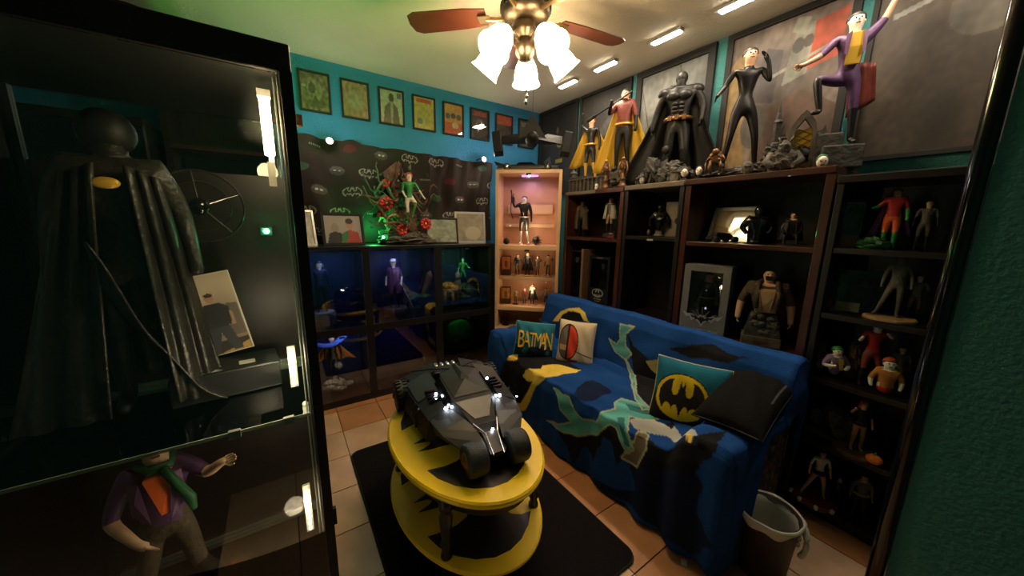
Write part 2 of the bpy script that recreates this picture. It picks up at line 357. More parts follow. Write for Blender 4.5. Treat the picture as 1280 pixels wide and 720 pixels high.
def figure(name, label, cat, loc, rz, h, top='black', legs_m='black', boots='black', hands='skin', skin='skin', hair='hair_dark', pose={}, bulk=1., base=None, cape=None,
           cape_span=1., cape_len=.78, fingers=False, hair_style='short', belt=None, skirt=None, full=True, female=False, group=None, curl=.5, headk=1., face=True, base_h=.03, base_r=.16, coat=None, lift=0):
    t = thing(name, label, cat, loc, rz, group)
    me, J = body_mesh(pose, bulk, [skin, top, legs_m, hands, boots, 'black', 'dark_red'], fingers, full, female, curl, headk, face)
    bh = base_h if base else 0; T = TR(0, 0, bh*h+lift*h, s=h)
    me.transform(T); me.name = 'body'; link('body', me, None, t)
    hd = J['head']; k = headk
    if hair:
        mb = MB()
        if hair_style == 'short': mb.ball((hd.x, hd.y+.016*k, hd.z+.014*k), (.059*k, .055*k, .054*k), 12, 8, fn=lambda d: 1 if (d.z > -.15 and not (d.y < -.45 and d.z < .35)) else .8)
        elif hair_style == 'long':
            mb.ball((hd.x, hd.y+.020*k, hd.z+.012*k), (.066*k, .058*k, .060*k), 12, 8)
            mb.tube([(hd.x, hd.y+.03, hd.z), (hd.x-.01, hd.y+.045, hd.z-.06), (hd.x+.01, hd.y+.05, hd.z-.13), (hd.x, hd.y+.04, hd.z-.18)], [.055, .06, .05, .02], 10)
        elif hair_style == 'hood': mb.ball((hd.x, hd.y+.006*k, hd.z+.004*k), (.066*k, .062*k, .068*k), 12, 10)
        elif hair_style == 'hat':
            mb.lathe([(.0, .03), (.085, .028), (.085, .034), (.05, .036), (.047, .08), (.0, .083)], 14, TR(hd.x, hd.y, hd.z, rx=-.1))
        nm = {'hat': 'hat', 'hood': 'hood'}.get(hair_style, 'hair')
        mb2 = MB(T); mb2.add(mb.v, mb.f); mb2.build(nm, hair, t, True)
    if belt:
        p = J['pelvis']; MB(T).lathe([(.082*bulk, .012), (.086*bulk, .014), (.086*bulk, .034), (.082*bulk, .036)], 16, Matrix.Translation(p+Vector((0, 0, .01))) @ Matrix.Diagonal((1.1, .82, 1, 1))).build('belt', belt, t, True)
    if skirt:
        p = J['pelvis']; sm, sl, sr = skirt; MB(T).lathe([(sr, -sl), (.085*bulk, .03), (.075*bulk, .05), (sr*.9, -sl+.004)], 20, Matrix.Translation(p)).build('skirt', sm, t, True)
    if coat:
        cm, cl = coat; p = J['pelvis']
        def cf(u, v):
            a = -pi/2+.35+u*(2*pi-.7); r = .075+.02*(1-v)+v*.06+.008*sin(a*9)*v; z = J['chest'].z+.06-(J['chest'].z+.06-(p.z-cl))*v
            return (p.x+cos(a)*r*1.15*bulk, p.y+sin(a)*r*.85*bulk, z)
        MB(T).grid(cf, 28, 8).build('coat', cm, t, True, solid=.006*h)
    if cape:
        L, R_ = J['shL'], J['shR']; zt = J['neck'].z-.01
        def cp(u, v):
            a = (u-.5)*2; x = (L.x+R_.x)/2+a*(.10+.16*v*cape_span); y = .035+.05*v-.055*(a*a)*(1-v*.3)+.018*sin(u*26)*v+.04*v*v
            z = zt-.02*a*a-(zt-(1-cape_len)*.9)*v-.02*sin(u*13)*v*v; return (x, y+.02, z)
        MB(T).grid(cp, 30, 12).build('cape', cape, t, True, solid=.006*h)
    if base:
        MB().lathe([(base_r*h*.97, 0), (base_r*h, .004*h), (base_r*h, bh*h*.7), (base_r*.93*h, bh*h), (0, bh*h)], 24).build('base', base, t)
    return t, J, T
def rock(name, m, parent, c, r, seed=0, rough=.35, n=20, k=14, sc_=1.):
    def fn(d): return 1+rough*noise.fractal(d*2.2*sc_+Vector((seed, 0, 0)), .6, 2.1, 4)
    return MB().ball(c, r, n, k, fn=fn).build(name, m, parent)
def light(kind, name, loc, power, col, size=.05, rot=None, spot=None, blend=.3):
    l = bpy.data.lights.new(name, kind); l.energy = power; l.color = col
    if kind == 'AREA': l.size = size
    else: l.shadow_soft_size = size
    if spot: l.spot_size = spot; l.spot_blend = blend
    o = bpy.data.objects.new(name, l); C.objects.link(o); o.location = loc
    if rot: o.rotation_euler = rot
    return o
def aim(o, target): o.rotation_euler = (Vector(target)-o.location).to_track_quat('-Z', 'Y').to_euler()
# ---------------------------------------------------------------- room shell
XR, YB, ZC = 2.305, 2.95, 2.44
X0, Y0 = -1.75, -1.1
fl = struct(MB().box(X0, XR, Y0, YB, -.05, -.006).build('floor', 'grout'))
tm = []
TS = .268; tx0 = .483-TS*9; ty0 = 2.502-TS*14
for k in range(5):
    tm.append(MB().box(.0025, TS-.0025, .0025, TS-.0025, -.006, 0).mesh('tile')); tm[-1].materials.append(M['tile%d' % k])
rt = random.Random(3)
for i in range(0, 17):
    for j in range(0, 17):
        x, y = tx0+i*TS, ty0+j*TS
        if x < X0-.0 or x+TS > XR+.001 or y+TS > YB+.001 or y < -.45: continue
        if x < -.35 and y < .7: continue
        o = bpy.data.objects.new('tile', tm[rt.choice([0, 0, 2, 2, 3, 3, 0, 1]) if x < .85 and y < 2.2 else rt.choice([0, 1, 4, 1, 4])]); C.objects.link(o)
        o.parent = fl; o.location = (x, y, rt.uniform(-.0008, .0005))
ceil = struct(MB().box(X0, XR, Y0, YB, ZC, ZC+.05).build('ceiling', 'ceiling'))
struct(MB().box(X0-.1, XR+.1, YB, YB+.1, -.05, ZC+.05).build('wall_back', 'wall_blue'))
struct(MB().box(XR, XR+.1, Y0, YB, -.05, ZC+.05).build('wall_right', 'wall_teal'))
struct(MB().box(X0-.1, X0, Y0, YB, -.05, ZC+.05).build('wall_left', 'wall_teal'))
struct(MB().box(X0-.1, XR+.1, Y0-.1, Y0, -.05, ZC+.05).build('wall_front', 'wall_teal'))
# teal wall return beside the camera with its black corner post
struct(MB().box(1.40, 1.52, -1.1, .064, 0, ZC).build('wall_return', 'wall_teal'))
t = thing('corner_post', 'tall glossy black post in front of the teal wall end, right of the floor cable', 'post', (1.405, .084, 0))
MB().lathe([(.016, 0), (.018, .01), (.018, 2.1), (.016, 2.11), (0, 2.112)], 20).build('pole', 'black_gloss', t, True)
MB().lathe([(.03, 0), (.03, .008), (.022, .012)], 20).build('foot', 'black', t, True)

# ---------------------------------------------------------------- rug
def rrect(x0, x1, y0, y1, r, n=6):
    p = []
    for cx, cy, a0 in ((x1-r, y0+r, -pi/2), (x1-r, y1-r, 0), (x0+r, y1-r, pi/2), (x0+r, y0+r, pi)):
        p += [(cx+r*cos(a0+pi/2*k/n), cy+r*sin(a0+pi/2*k/n)) for k in range(n+1)]
    return p
t = thing('rug', 'dark plain rectangular rug with rounded corners under the yellow oval table', 'rug')
MB().prism(rrect(.215, 1.085, .655, 1.965, .05), .001, .009).build('pile', 'rug', t)
o = MB()
pts = [(x, y, .008) for x, y in rrect(.217, 1.083, .657, 1.963, .05)]; o.tube(pts+[pts[0]], .004, 6).build('hem', 'rug_edge', t)

# ---------------------------------------------------------------- oval coffee table
TX, TY, TA, TB, TH = .567, 1.208, .288, .43, .45
t = thing('coffee_table', 'oval two-tier coffee table painted yellow and black with a bat emblem', 'table', (TX, TY, 0), radians(1.6))
def ell(a, b, n=72): return [(a*cos(2*pi*k/n), b*sin(2*pi*k/n)) for k in range(n)]
def oval(z0, z1, a, b, prof):   # prof: list of (inset, z)
    mb = MB(); n = 72; v = []; f = []
    for ins, z in prof:
        for k in range(n): q = 2*pi*k/n; v.append(((a-ins)*cos(q), (b-ins)*sin(q), z))
    for i in range(len(prof)-1):
        for k in range(n): f.append((i*n+k, i*n+(k+1) % n, (i+1)*n+(k+1) % n, (i+1)*n+k))
    f.append(tuple(range(n))[::-1]); q = (len(prof)-1)*n; f.append(tuple(range(q, q+n))); return mb.add(v, f)
top = oval(0, 0, TA, TB, [(.012, TH-.026), (.002, TH-.022), (0, TH-.014), (.004, TH-.011), (.002, TH-.006), (.008, TH)]).build('tabletop', 'yellow', t, False)
BT = TR(0, 0, 0, rz=pi/2)
bat_mesh('bat_emblem', 'charcoal', top, TR(-.01, 0, TH) @ BT @ Matrix.Diagonal((.392, .252, 1, 1)), .0012)
oval(0, 0, TA-.045, TB-.045, [(0, TH-.085), (0, TH-.026)]).build('apron', 'charcoal', t, True)
sh = oval(0, 0, TA, TB, [(.008, .160), (0, .166), (0, .176), (.006, .180)]).build('lower_shelf', 'yellow_dull', t, False)
bat_mesh('bat_emblem', 'charcoal', sh, TR(-.004, 0, .180) @ BT @ Matrix.Diagonal((.41, .272, 1, 1)), .0012)
leg = MB().lathe([(.012, 0), (.018, .01), (.02, .025), (.012, .045), (.019, .07), (.019, .15), (.0205, .19), (.013, .205), (.022, .23), (.015, .25), (.021, .30), (.024, .345), (.016, .36), (.023, .37), (.023, TH-.03)], 14).mesh('leg')
leg.materials.append(M['black_satin'])
for p in leg.polygons: p.use_smooth = True
for sx, sy in ((-1, -1), (1, -1), (-1, 1), (1, 1)):
    o = bpy.data.objects.new('leg', leg); C.objects.link(o); o.parent = t; o.location = (sx*.195, sy*.26, 0)

# ---------------------------------------------------------------- armoured model car on the table
t = thing('model_car', 'large matte black armoured toy car with glowing white lamps on the yellow table', 'model car', (.605, 1.235, TH+.003), -.10)
K = 'gunmetal'
MB().hull([(-.05, -.27, .055), (.05, -.27, .055), (-.07, -.2, .12), (.07, -.2, .12), (-.12, .28, .05), (.12, .28, .05), (-.12, .28, .13), (.12, .28, .13), (-.1, -.1, .04), (.1, -.1, .04)]).build('chassis', K, t)
MB().hull([(-.045, -.20, .118), (.045, -.20, .118), (-.10, -.09, .14), (.10, -.09, .14), (-.085, -.07, .172), (.085, -.07, .172), (-.09, .10, .2), (.09, .10, .2), (-.12, .12, .12), (.12, .12, .12)]).build('cabin', 'black_matte', t)
MB().hull([(-.080, -.085, .168), (.080, -.085, .168), (-.03, -.175, .132), (.03, -.175, .132), (-.04, -.165, .128), (.04, -.165, .128)]).build('windscreen', 'black_satin', t)
MB().hull([(-.075, -.06, .176), (.075, -.06, .176), (-.085, .11, .206), (.085, .11, .206), (-.05, .20, .19), (.05, .20, .19), (0, .02, .21), (0, .15, .216)]).build('roof_panel', K, t)
for s in (-1, 1):
    MB().hull([(s*.035, -.285, .10), (s*.115, -.275, .085), (s*.055, -.19, .128), (s*.165, -.20, .112), (s*.10, -.08, .145), (s*.19, -.08, .125), (s*.17, -.08, .05), (s*.15, -.2, .09)]).build('front_fender', 'gunmetal', t)
    MB().hull([(s*.19, -.10, .125), (s*.20, -.08, .03), (s*.165, -.1, .04), (s*.12, -.06, .15), (s*.235, .16, .05), (s*.22, .16, .13), (s*.14, .18, .165), (s*.15, .1, .04)]).build('side_plate', 'black_matte', t)
    MB().hull([(s*.10, .05, .17), (s*.20, .04, .135), (s*.215, .20, .15), (s*.11, .22, .185), (s*.11, .05, .160)]).build('rear_plate', 'gunmetal', t)
    MB().hull([(s*.06, .24, .175), (s*.19, .22, .140), (s*.20, .30, .145), (s*.07, .31, .185), (s*.07, .31, .178), (s*.19, .30, .138)]).build('rear_flap', 'black_matte', t)
    for q in range(3):
        y = .0+q*.055; MB().tube([(s*.205, y, .128), (s*.222, y+.012, .09), (s*.215, y+.02, .04)], .006, 6).build('strut', 'black_satin', t)
    MB().tube([(s*.03, .14, .212), (s*.10, .2, .200), (s*.17, .30, .16)], .003, 6).build('rail', 'gunmetal', t)
    MB().tube([(s*.05, .30, .10), (s*.13, .28, .07), (s*.2, .27, .066)], .012, 8).build('rear_axle', 'steel', t)
    MB().tube([(s*.025, -.235, .09), (s*.04, -.30, .062), (s*.06, -.30, .062)], .009, 8).build('front_axle', 'gunmetal', t)
for s in (-1, 1):
    MB().hull([(s*.092, -.07, .150), (s*.115, -.06, .140), (s*.098, .10, .178), (s*.122, .10, .150), (s*.10, -.06, .165), (s*.104, .10, .192)]).build('side_window', 'black_gloss', t)
    MB().hull([(s*.045, -.23, .118), (s*.125, -.225, .104), (s*.07, -.165, .137), (s*.155, -.17, .122), (s*.10, -.2, .104)]).build('hood_panel', 'black_satin', t)
    MB().hull([(s*.11, -.15, .130), (s*.175, -.14, .116), (s*.12, -.03, .158), (s*.195, -.02, .134), (s*.15, -.1, .11)]).build('fender_plate', 'black_matte', t)
    for q in range(4): MB().box(s*.145-.022, s*.145+.022, -.012+q*.022, -.002+q*.022, .145+q*.003, .158+q*.003).build('vent', 'black_gloss', t)
    MB().tube([(s*.075, -.175, .105), (s*.085, -.25, .085), (s*.07, -.30, .066)], .006, 6).build('brake_line', 'steel', t)
MB().hull([(-.02, .02, .2095), (.02, .02, .2095), (-.012, .17, .216), (.012, .17, .216), (0, .06, .222), (0, .16, .226)]).build('spine', 'black_matte', t)
for s in (-1, 1): MB().hull([(s*.02, -.04, .1835), (s*.06, -.05, .1815), (s*.065, .06, .201), (s*.03, .04, .2045), (s*.04, 0, .19)]).build('roof_panel', 'black_matte', t)
MB().box(-.08, .08, .22, .30, .13, .165).build('engine_block', 'black_satin', t, bev=.006)
for x in (-.045, -.015, .015, .045): MB().lathe([(.012, 0), (.014, .03), (.010, .031), (.009, .01)], 12, TR(x, .30, .15, rx=radians(-75))).build('exhaust', 'steel', t, True)
def tyre(r, w_, hub):
    return MB().lathe([(r*.55, -w_/2), (r*.9, -w_/2), (r*.98, -w_*.38), (r, -w_*.2), (r, w_*.2), (r*.98, w_*.38), (r*.9, w_/2), (r*.55, w_/2)], 28, Matrix.Rotation(pi/2, 4, 'Y'))
for nm, x, y, r, w_ in (('front_wheel', -.083, -.30, .060, .072), ('front_wheel', .083, -.30, .060, .072), ('rear_wheel', -.165, .27, .068, .055), ('rear_wheel', .165, .27, .068, .055), ('rear_wheel', -.228, .27, .068, .055), ('rear_wheel', .228, .27, .068, .055)):
    o = tyre(r, w_, 0).build(nm, 'tyre', t, True, bev=0); o.location = (x, y, r)
    h = MB().lathe([(r*.5, -.004), (r*.55, 0), (r*.3, .004), (r*.12, .012), (0, .013)], 14, TR(math.copysign(w_/2, x), 0, 0, ry=math.copysign(pi/2, x))).build('hub', 'bronze', o, True)
    for q in range(24 if nm == 'rear_wheel' else 0):
        pass
    if nm == 'rear_wheel':
        tr = MB()
        for q in range(24):
            for sx in (-1, 1):
                tr.box(sx*w_*.28-w_*.18, sx*w_*.28+w_*.18, -.0035, .0035, r-.002, r+.005, Matrix.Rotation(2*pi*(q+(.5 if sx > 0 else 0))/24, 4, 'X'))
        tr.build('tread', 'tyre', o)
MB().hull([(-.03, -.32, .075), (.03, -.32, .075), (-.035, -.2, .1), (.035, -.2, .1), (-.025, -.31, .045), (.025, -.31, .045), (-.03, -.24, .11), (.03, -.24, .11)]).build('nose', 'black_satin', t)
for s in (-1, 1): MB().tube([(s*.02, -.325, .07), (s*.024, -.26, .118), (s*.05, -.2, .13)], .003, 6).build('nose_bar', 'steel', t)
for (x, y, z, r) in ((-.118, -.085, .152, .0075), (-.095, -.087, .154, .0055), (.118, -.085, .152, .007), (.10, -.087, .156, .005), (-.128, .02, .166, .006), (-.135, -.005, .155, .0045), (.12, .05, .172, .006), (.012, -.245, .117, .005), (-.09, -.272, .105, .004), (.2, -.09, .13, .003)):
    MB().ball((x, y, z), (r, r, r*.8), 8, 6).build('lamp', 'led_white', t, True)
light('POINT', 'car_lamp_light', (.565, .93, TH+.13), .012, (.7, .8, 1), .01)

# ---------------------------------------------------------------- sofa and its blanket
SX0, SX1, SY0, SY1 = 1.25, 1.925, .455, 2.09
t = thing('sofa', 'long sofa with brown floral brocade end, mostly hidden by a blue throw', 'sofa', (0, 0, 0))
MB().box(1.29, 1.90, .50, 2.06, .06, .30).build('base', 'upholstery', t, bev=.01)
for y0, y1 in ((.64, 1.28), (1.285, 1.93)): MB().box(1.285, 1.74, y0, y1, .30, .395).build('seat_cushion', 'upholstery', t, bev=.03)
MB().prism([(1.70, .30), (1.90, .30), (1.915, .70), (1.87, .74), (1.80, .735), (1.77, .70)], .46, 2.07, Matrix(((1, 0, 0, 0), (0, 0, 1, 0), (0, 1, 0, 0), (0, 0, 0, 1)))).build('backrest', 'upholstery', t, bev=.02)
for y0, y1 in ((.47, .60), (1.955, 2.08)):
    MB().box(1.30, 1.90, y0, y1, .05, .47).tube([(1.30, (y0+y1)/2, .46), (1.9, (y0+y1)/2, .46)], .072, 16).build('arm', 'upholstery', t)
for x in (1.36, 1.86):
    for y in (.54, 2.02): MB().lathe([(.02, 0), (.028, .05)], 10, TR(x, y, 0)).build('leg', 'black_wood', t)

def sm(a, b, x): t_ = max(0, min(1, (x-a)/(b-a))); return t_*t_*(3-2*t_)
PROF = [(1.915, .52), (1.935, .66), (1.925, .735), (1.87, .765), (1.80, .76), (1.765, .70), (1.735, .58), (1.705, .45), (1.66, .415), (1.50, .412), (1.33, .414), (1.268, .395), (1.25, .34), (1.243, .2), (1.236, .02)]
PL = [0.]
for a, b2 in zip(PROF, PROF[1:]): PL.append(PL[-1]+math.dist(a, b2))
def prof(s):
    s = max(0, min(PL[-1], s*PL[-1]))
    for i in range(len(PL)-1):
        if s <= PL[i+1]:
            k = (s-PL[i])/(PL[i+1]-PL[i]); a, b2 = PROF[i], PROF[i+1]; return a[0]+(b2[0]-a[0])*k, a[1]+(b2[1]-a[1])*k
    return PROF[-1]
VY0, VY1, VEX = 2.115, .46, .36      # along the sofa, then VEX metres more round the end
VT = (VY0-VY1)+VEX
def blanket(u, v):
    """u 0 behind the back .. 1 floor at the front ; v 0 left end .. 1 right end"""
    x, z = prof(u); L = v*VT; y = VY0-L; e = 0
    if y < VY1: e = VY1-y; y = VY1
    if u > .93: pass
    # arms lift the cloth above the seat
    aR = 1-sm(.60, .70, y); aL = sm(1.90, 1.98, y)
    zr = .555-.05*sm(.50, .46, y) if y < .56 else .555
    seat = sm(1.80, 1.70, x)
    if x < 1.80 and z > .05:
        arm = max(aR, aL)
        if z < .56:
            top_z = .545 - 1.2*max(0, (abs(y-(.535 if y < 1.2 else 2.02))-.03))**1.6
            if u < PLU: z = z+(max(z, top_z)-z)*arm
            else: k = (z-.02)/(.414-.02); z = .02+(k)*( (.414-.02)+(top_z-.414)*arm)
            x -= .028*arm*sm(1.5, 1.25, x)
    # folds and sag
    if u > PLU: x += .016*sin(v*46+3*sin(v*9))*(1-z/.42)*.9+.006*sin(v*90)
    elif x < 1.7: z += .006*sin(x*40+y*9)*sin(y*13)+.004*noise.noise(Vector((x*9, y*9, 0)))
    else: x += .007*sin(y*21+z*12)+.01*noise.noise(Vector((y*5, z*8, 3)))
    z += .012*noise.noise(Vector((x*5, y*5, z*5)))*(0 if z < .1 else 1)
    if e > 0:
        # beyond the end: the cloth drops down the end of the sofa, or turns the front corner
        dz = sm(PLU+.05, PLU-.04, u)      # 1: hangs down   0: wraps round the front
        reach = 1.0
        if u < .22: lim = .26
        elif u < .40: lim = .26-.2*sm(.22, .40, u)
        elif u < .53: lim = .06
        else: lim = .06+.44*sm(.53, .66, u)
        e2 = e/VEX*lim; down = min(e2, max(0, z-.03))*dz
        flare = .02+.03*sin(e*20+u*20)*.4
        z -= down; y -= .012+flare*min(1, e2*8)*.6; x += (1-dz)*min(e2, .2)*.95 + .0
    return Vector((x, y-.002, z))
def _plu():
    for i in range(1000):
        if prof(i/1000)[0] < 1.27: return i/1000
PLU = _plu()
NU, NV = 150, 300
BPRINT = [('navy', [(0.85, 0.625), (0.796, 0.667), (0.796, 0.717), (0.804, 0.783), (0.827, 0.797), (0.892, 0.781), (0.969, 0.764), (1.0, 0.719), (0.981, 0.667), (0.996, 0.608), (1.0, 0.511), (0.977, 0.547), (0.965, 0.606), (0.919, 0.656)]), ('navy', [(0.865, 0.681), (0.838, 0.761), (0.885, 0.792), (0.915, 0.822), (0.973, 0.789), (0.965, 0.733)]), ('navy', [(0.712, 0.417), (0.612, 0.406), (0.615, 0.478), (0.7, 0.494), (0.746, 0.472), (0.746, 0.431)]), ('black', [(0.315, 0.553), (0.269, 0.603), (0.25, 0.658), (0.265, 0.7), (0.262, 0.739), (0.292, 0.697), (0.304, 0.661), (0.319, 0.611)]), ('black', [(0.777, 0.103), (0.719, 0.125), (0.573, 0.228), (0.573, 0.336), (0.696, 0.331), (0.754, 0.297), (0.792, 0.272), (0.877, 0.242), (0.931, 0.211), (0.958, 0.139), (0.962, 0.078), (0.9, 0.075), (0.812, 0.089)]), ('yellow', [(0.788, 0.208), (0.758, 0.211), (0.742, 0.228), (0.712, 0.253), (0.692, 0.244), (0.635, 0.275), (0.608, 0.303), (0.581, 0.336), (0.612, 0.339), (0.708, 0.333), (0.762, 0.3), (0.796, 0.275), (0.877, 0.253), (0.942, 0.222), (0.958, 0.203), (0.981, 0.139), (0.985, 0.067), (0.95, 0.075), (0.942, 0.094), (0.935, 0.161), (0.915, 0.206), (0.877, 0.219), (0.781, 0.261), (0.8, 0.225)]), ('yellow', [(0.769, 0.1), (0.708, 0.119), (0.746, 0.156)]), ('black', [(0.354, 0.114), (0.308, 0.117), (0.281, 0.144), (0.277, 0.194), (0.312, 0.231)]), ('yellow', [(0.365, 0.075), (0.3, 0.106), (0.273, 0.139), (0.258, 0.183), (0.273, 0.225), (0.308, 0.253), (0.312, 0.231), (0.281, 0.2), (0.285, 0.142), (0.315, 0.117), (0.354, 0.106)]), ('black', [(0.3, 0.408), (0.35, 0.444), (0.373, 0.5), (0.396, 0.539), (0.512, 0.583), (0.615, 0.619), (0.585, 0.575), (0.562, 0.533), (0.458, 0.469), (0.369, 0.433)]), ('yellow_dull', [(0.385, 0.494), (0.362, 0.531), (0.431, 0.539), (0.412, 0.514)]), ('black', [(0.888, 0.389), (0.873, 0.456), (0.777, 0.553), (0.742, 0.594), (0.815, 0.619), (0.881, 0.6), (0.823, 0.575), (0.827, 0.556), (0.938, 0.528), (0.9, 0.494), (0.996, 0.458), (0.95, 0.433), (0.908, 0.4)]), ('black', [(0.75, 0.653), (0.75, 0.764), (0.658, 0.789), (0.738, 0.8), (0.777, 0.786), (0.819, 0.775), (0.808, 0.719), (0.819, 0.661), (0.838, 0.639)]), ('grey', [(0.719, 0.597), (0.658, 0.622), (0.642, 0.675), (0.731, 0.764), (0.746, 0.758), (0.704, 0.692), (0.727, 0.653), (0.731, 0.633), (0.735, 0.619)]), ('tan', [(0.735, 0.633), (0.731, 0.656), (0.773, 0.667), (0.846, 0.65), (0.846, 0.608), (0.788, 0.628), (0.762, 0.633)]), ('teal', [(0.765, 0.353), (0.762, 0.417), (0.792, 0.442), (0.808, 0.481), (0.788, 0.528), (0.738, 0.531), (0.704, 0.547), (0.685, 0.531), (0.627, 0.519), (0.615, 0.556), (0.612, 0.6), (0.627, 0.633), (0.692, 0.619), (0.704, 0.589), (0.742, 0.606), (0.796, 0.636), (0.819, 0.622), (0.769, 0.583), (0.769, 0.561), (0.831, 0.533), (0.877, 0.469), (0.9, 0.414), (0.904, 0.342), (0.881, 0.397), (0.846, 0.439), (0.819, 0.397), (0.788, 0.381)]), ('teal', [(0.277, 0.381), (0.273, 0.428), (0.312, 0.406), (0.358, 0.414), (0.381, 0.442), (0.412, 0.428), (0.465, 0.475), (0.565, 0.531), (0.592, 0.572), (0.612, 0.6), (0.638, 0.589), (0.592, 0.542), (0.481, 0.467), (0.415, 0.425), (0.4, 0.383), (0.354, 0.35), (0.365, 0.383), (0.338, 0.392)]), ('teal_dark', [(0.658, 0.547), (0.623, 0.594), (0.627, 0.619), (0.658, 0.597), (0.673, 0.572)]), ('teal_dark', [(0.731, 0.567), (0.719, 0.583), (0.792, 0.628), (0.796, 0.617), (0.758, 0.592)]), ('black', [(0.65, 0.658), (0.619, 0.658), (0.627, 0.672), (0.662, 0.675)]), ('yellow', [(0.696, 0.692), (0.746, 0.764), (0.75, 0.756), (0.704, 0.703)])]

BC = dict(black=(.012, .011, .013), navy=(.008, .014, .045), yellow=(.72, .50, .08), yellow_dull=(.45, .36, .12), grey=(.38, .37, .34), tan=(.16, .12, .09), teal=(.10, .36, .34), teal_dark=(.03, .12, .13), edge=(.38, .38, .22))  # navy on the lower front also paints shade into the print
def seg_d(px, py, a, b2):
    ax, ay = a; bx, by = b2; dx, dy = bx-ax, by-ay; L = dx*dx+dy*dy or 1e-9
    t_ = max(0, min(1, ((px-ax)*dx+(py-ay)*dy)/L)); return math.hypot(px-ax-dx*t_, py-ay-dy*t_)
UM, VM = PL[-1], VT
BP = []
for nm, L in BPRINT:
    q = [(u*UM, v*VM) for u, v in L]; xs = [p[0] for p in q]; ys = [p[1] for p in q]; BP.append((nm, q, min(xs)-.02, max(xs)+.02, min(ys)-.02, max(ys)+.02))
def bcol(u, v):
    x, y = u*UM, v*VM; n1 = noise.noise(Vector((x*7, y*7, 1))); n2 = noise.noise(Vector((x*30, y*30, 2)))
    wob = (n1*.012, n2*.006); c = (.009, .052, .21); k = 1+.16*n1+.08*n2
    edge = False
    for nm, q, a, b2, c0, d0 in BP:
        if a < x < b2 and c0 < y < d0:
            rough = nm in ('navy', 'black'); xx, yy = (x+wob[0]*1.2, y+wob[0]+n2*.01) if rough else (x, y)
            if inside(xx, yy, q):
                c = BC[nm]; edge = nm in ('teal', 'black', 'grey')
                if nm == 'teal': k = 1+.5*sin(x*55+y*25+n1*3)*.5
                if nm == 'grey': k = 1+.35*n1
            if nm == 'teal' or nm == 'black' and len(q) == 12 or nm == 'tan':
                if min(seg_d(x, y, q[i], q[i-1]) for i in range(len(q))) < .0042: return BC['edge']
    return tuple(max(0, v_*k) for v_ in c)
NU, NV = 250, 340
vs = []; cols = []
for j in range(NV+1):
    for i in range(NU+1): vs.append(tuple(blanket(i/NU, j/NV))); cols.append(bcol(i/NU, j/NV))
me = bpy.data.meshes.new('blanket')
me.from_pydata(vs, [], [(j*(NU+1)+i, j*(NU+1)+i+1, (j+1)*(NU+1)+i+1, (j+1)*(NU+1)+i) for j in range(NV) for i in range(NU)])
colour(me, lambda i: cols[i])
t = thing('throw_blanket', 'royal blue fleece throw with teal, black and yellow print spread over the sofa', 'blanket')
o = link('fleece', me, 'fabric', t, True); q = o.modifiers.new('solid', 'SOLIDIFY'); q.thickness = .006; q.offset = 1
p = at(855, 703, 'z', .004); MB().box(-.014, .014, -.011, .011, 0, .002, TR(p.x, p.y, .003, rz=.5)).build('care_label', 'white', t)

# ---------------------------------------------------------------- pillows
def pillow(name, label, cat, loc, rot, w_, h_, th, fn, back='cream', n=90, m='fabric', group=None):
    t = thing(name, label, cat, loc, group=group); t.rotation_euler = rot
    def P(u, v, s):
        a, b2 = u*2-1, v*2-1
        e = max(0, (1-abs(a)**2.6))**.5*max(0, (1-abs(b2)**2.6))**.5
        pin = 1-.05*(1-abs(a)**1.5)*abs(b2)**3; pin2 = 1-.06*(1-abs(b2)**1.5)*abs(a)**3
        wr = .004*sin(a*9+b2*5)*e
        return (a*w_/2*pin2, -s*(th/2*e+wr), b2*h_/2*pin)
    v = []; c = []
    for j in range(n+1):
        for i in range(n+1): v.append(P(i/n, j/n, 1)); c.append(fn(i/n, j/n))
    me = bpy.data.meshes.new('front'); me.from_pydata(v, [], [(j*(n+1)+i, j*(n+1)+i+1, (j+1)*(n+1)+i+1, (j+1)*(n+1)+i) for j in range(n) for i in range(n)])
    colour(me, lambda i: c[i]); link('front_cover', me, m, t, True)
    MB().grid(lambda u, v_: P(u, v_, -1), 24, 24).build('back_cover', back, t, True)
    pts = [P(k/12, 0, 1) for k in range(12)]+[P(1, k/12, 1) for k in range(12)]+[P(1-k/12, 1, 1) for k in range(12)]+[P(0, 1-k/12, 1) for k in range(13)]
    MB().tube(pts, .0035, 6).build('piping', back, t, True)
    return t
TEAL = (.015, .13, .20)
def bat_px(x, y, cx, cy, rx, ry): return inside((x-cx)/rx, (y-cy)/ry, BAT)
def f_bat(x, y):
    c = TEAL if y > .52 else (TEAL[0]*(.2+.8*max(0, (y-.36)/.16)), TEAL[1]*max(.05, (y-.36)/.16), TEAL[2]*max(.05, (y-.36)/.16)) if y > .36 else (.018, .014, .012)
    X, Y = (x-.40)/.355, (y-.45)/.345; r = X*X+Y*Y
    if r < 1: c = (.75, .52, .02)
    elif r < 1.10: c = (.02, .014, .01)
    if r < .93 and inside(X/.97, Y/.97, BAT): c = (.022, .018, .02)
    return c
p = at(861, 494, 'x', 1.55)
pillow('pillow', 'teal and black pillow with a yellow oval bat emblem, right half of the sofa', 'pillow', p, (-.28, .06, radians(-62)), .32, .315, .13, f_bat, 'cream')
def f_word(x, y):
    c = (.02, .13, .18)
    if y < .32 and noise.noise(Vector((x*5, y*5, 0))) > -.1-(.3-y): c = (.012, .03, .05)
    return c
p = at(668, 424, 'y', 1.80)
pw = pillow('pillow', 'dark teal pillow lettered BATMAN in yellow, far left end of the sofa', 'pillow', p, (-.30, .10, radians(-34)), .275, .235, .11, f_word, 'teal')
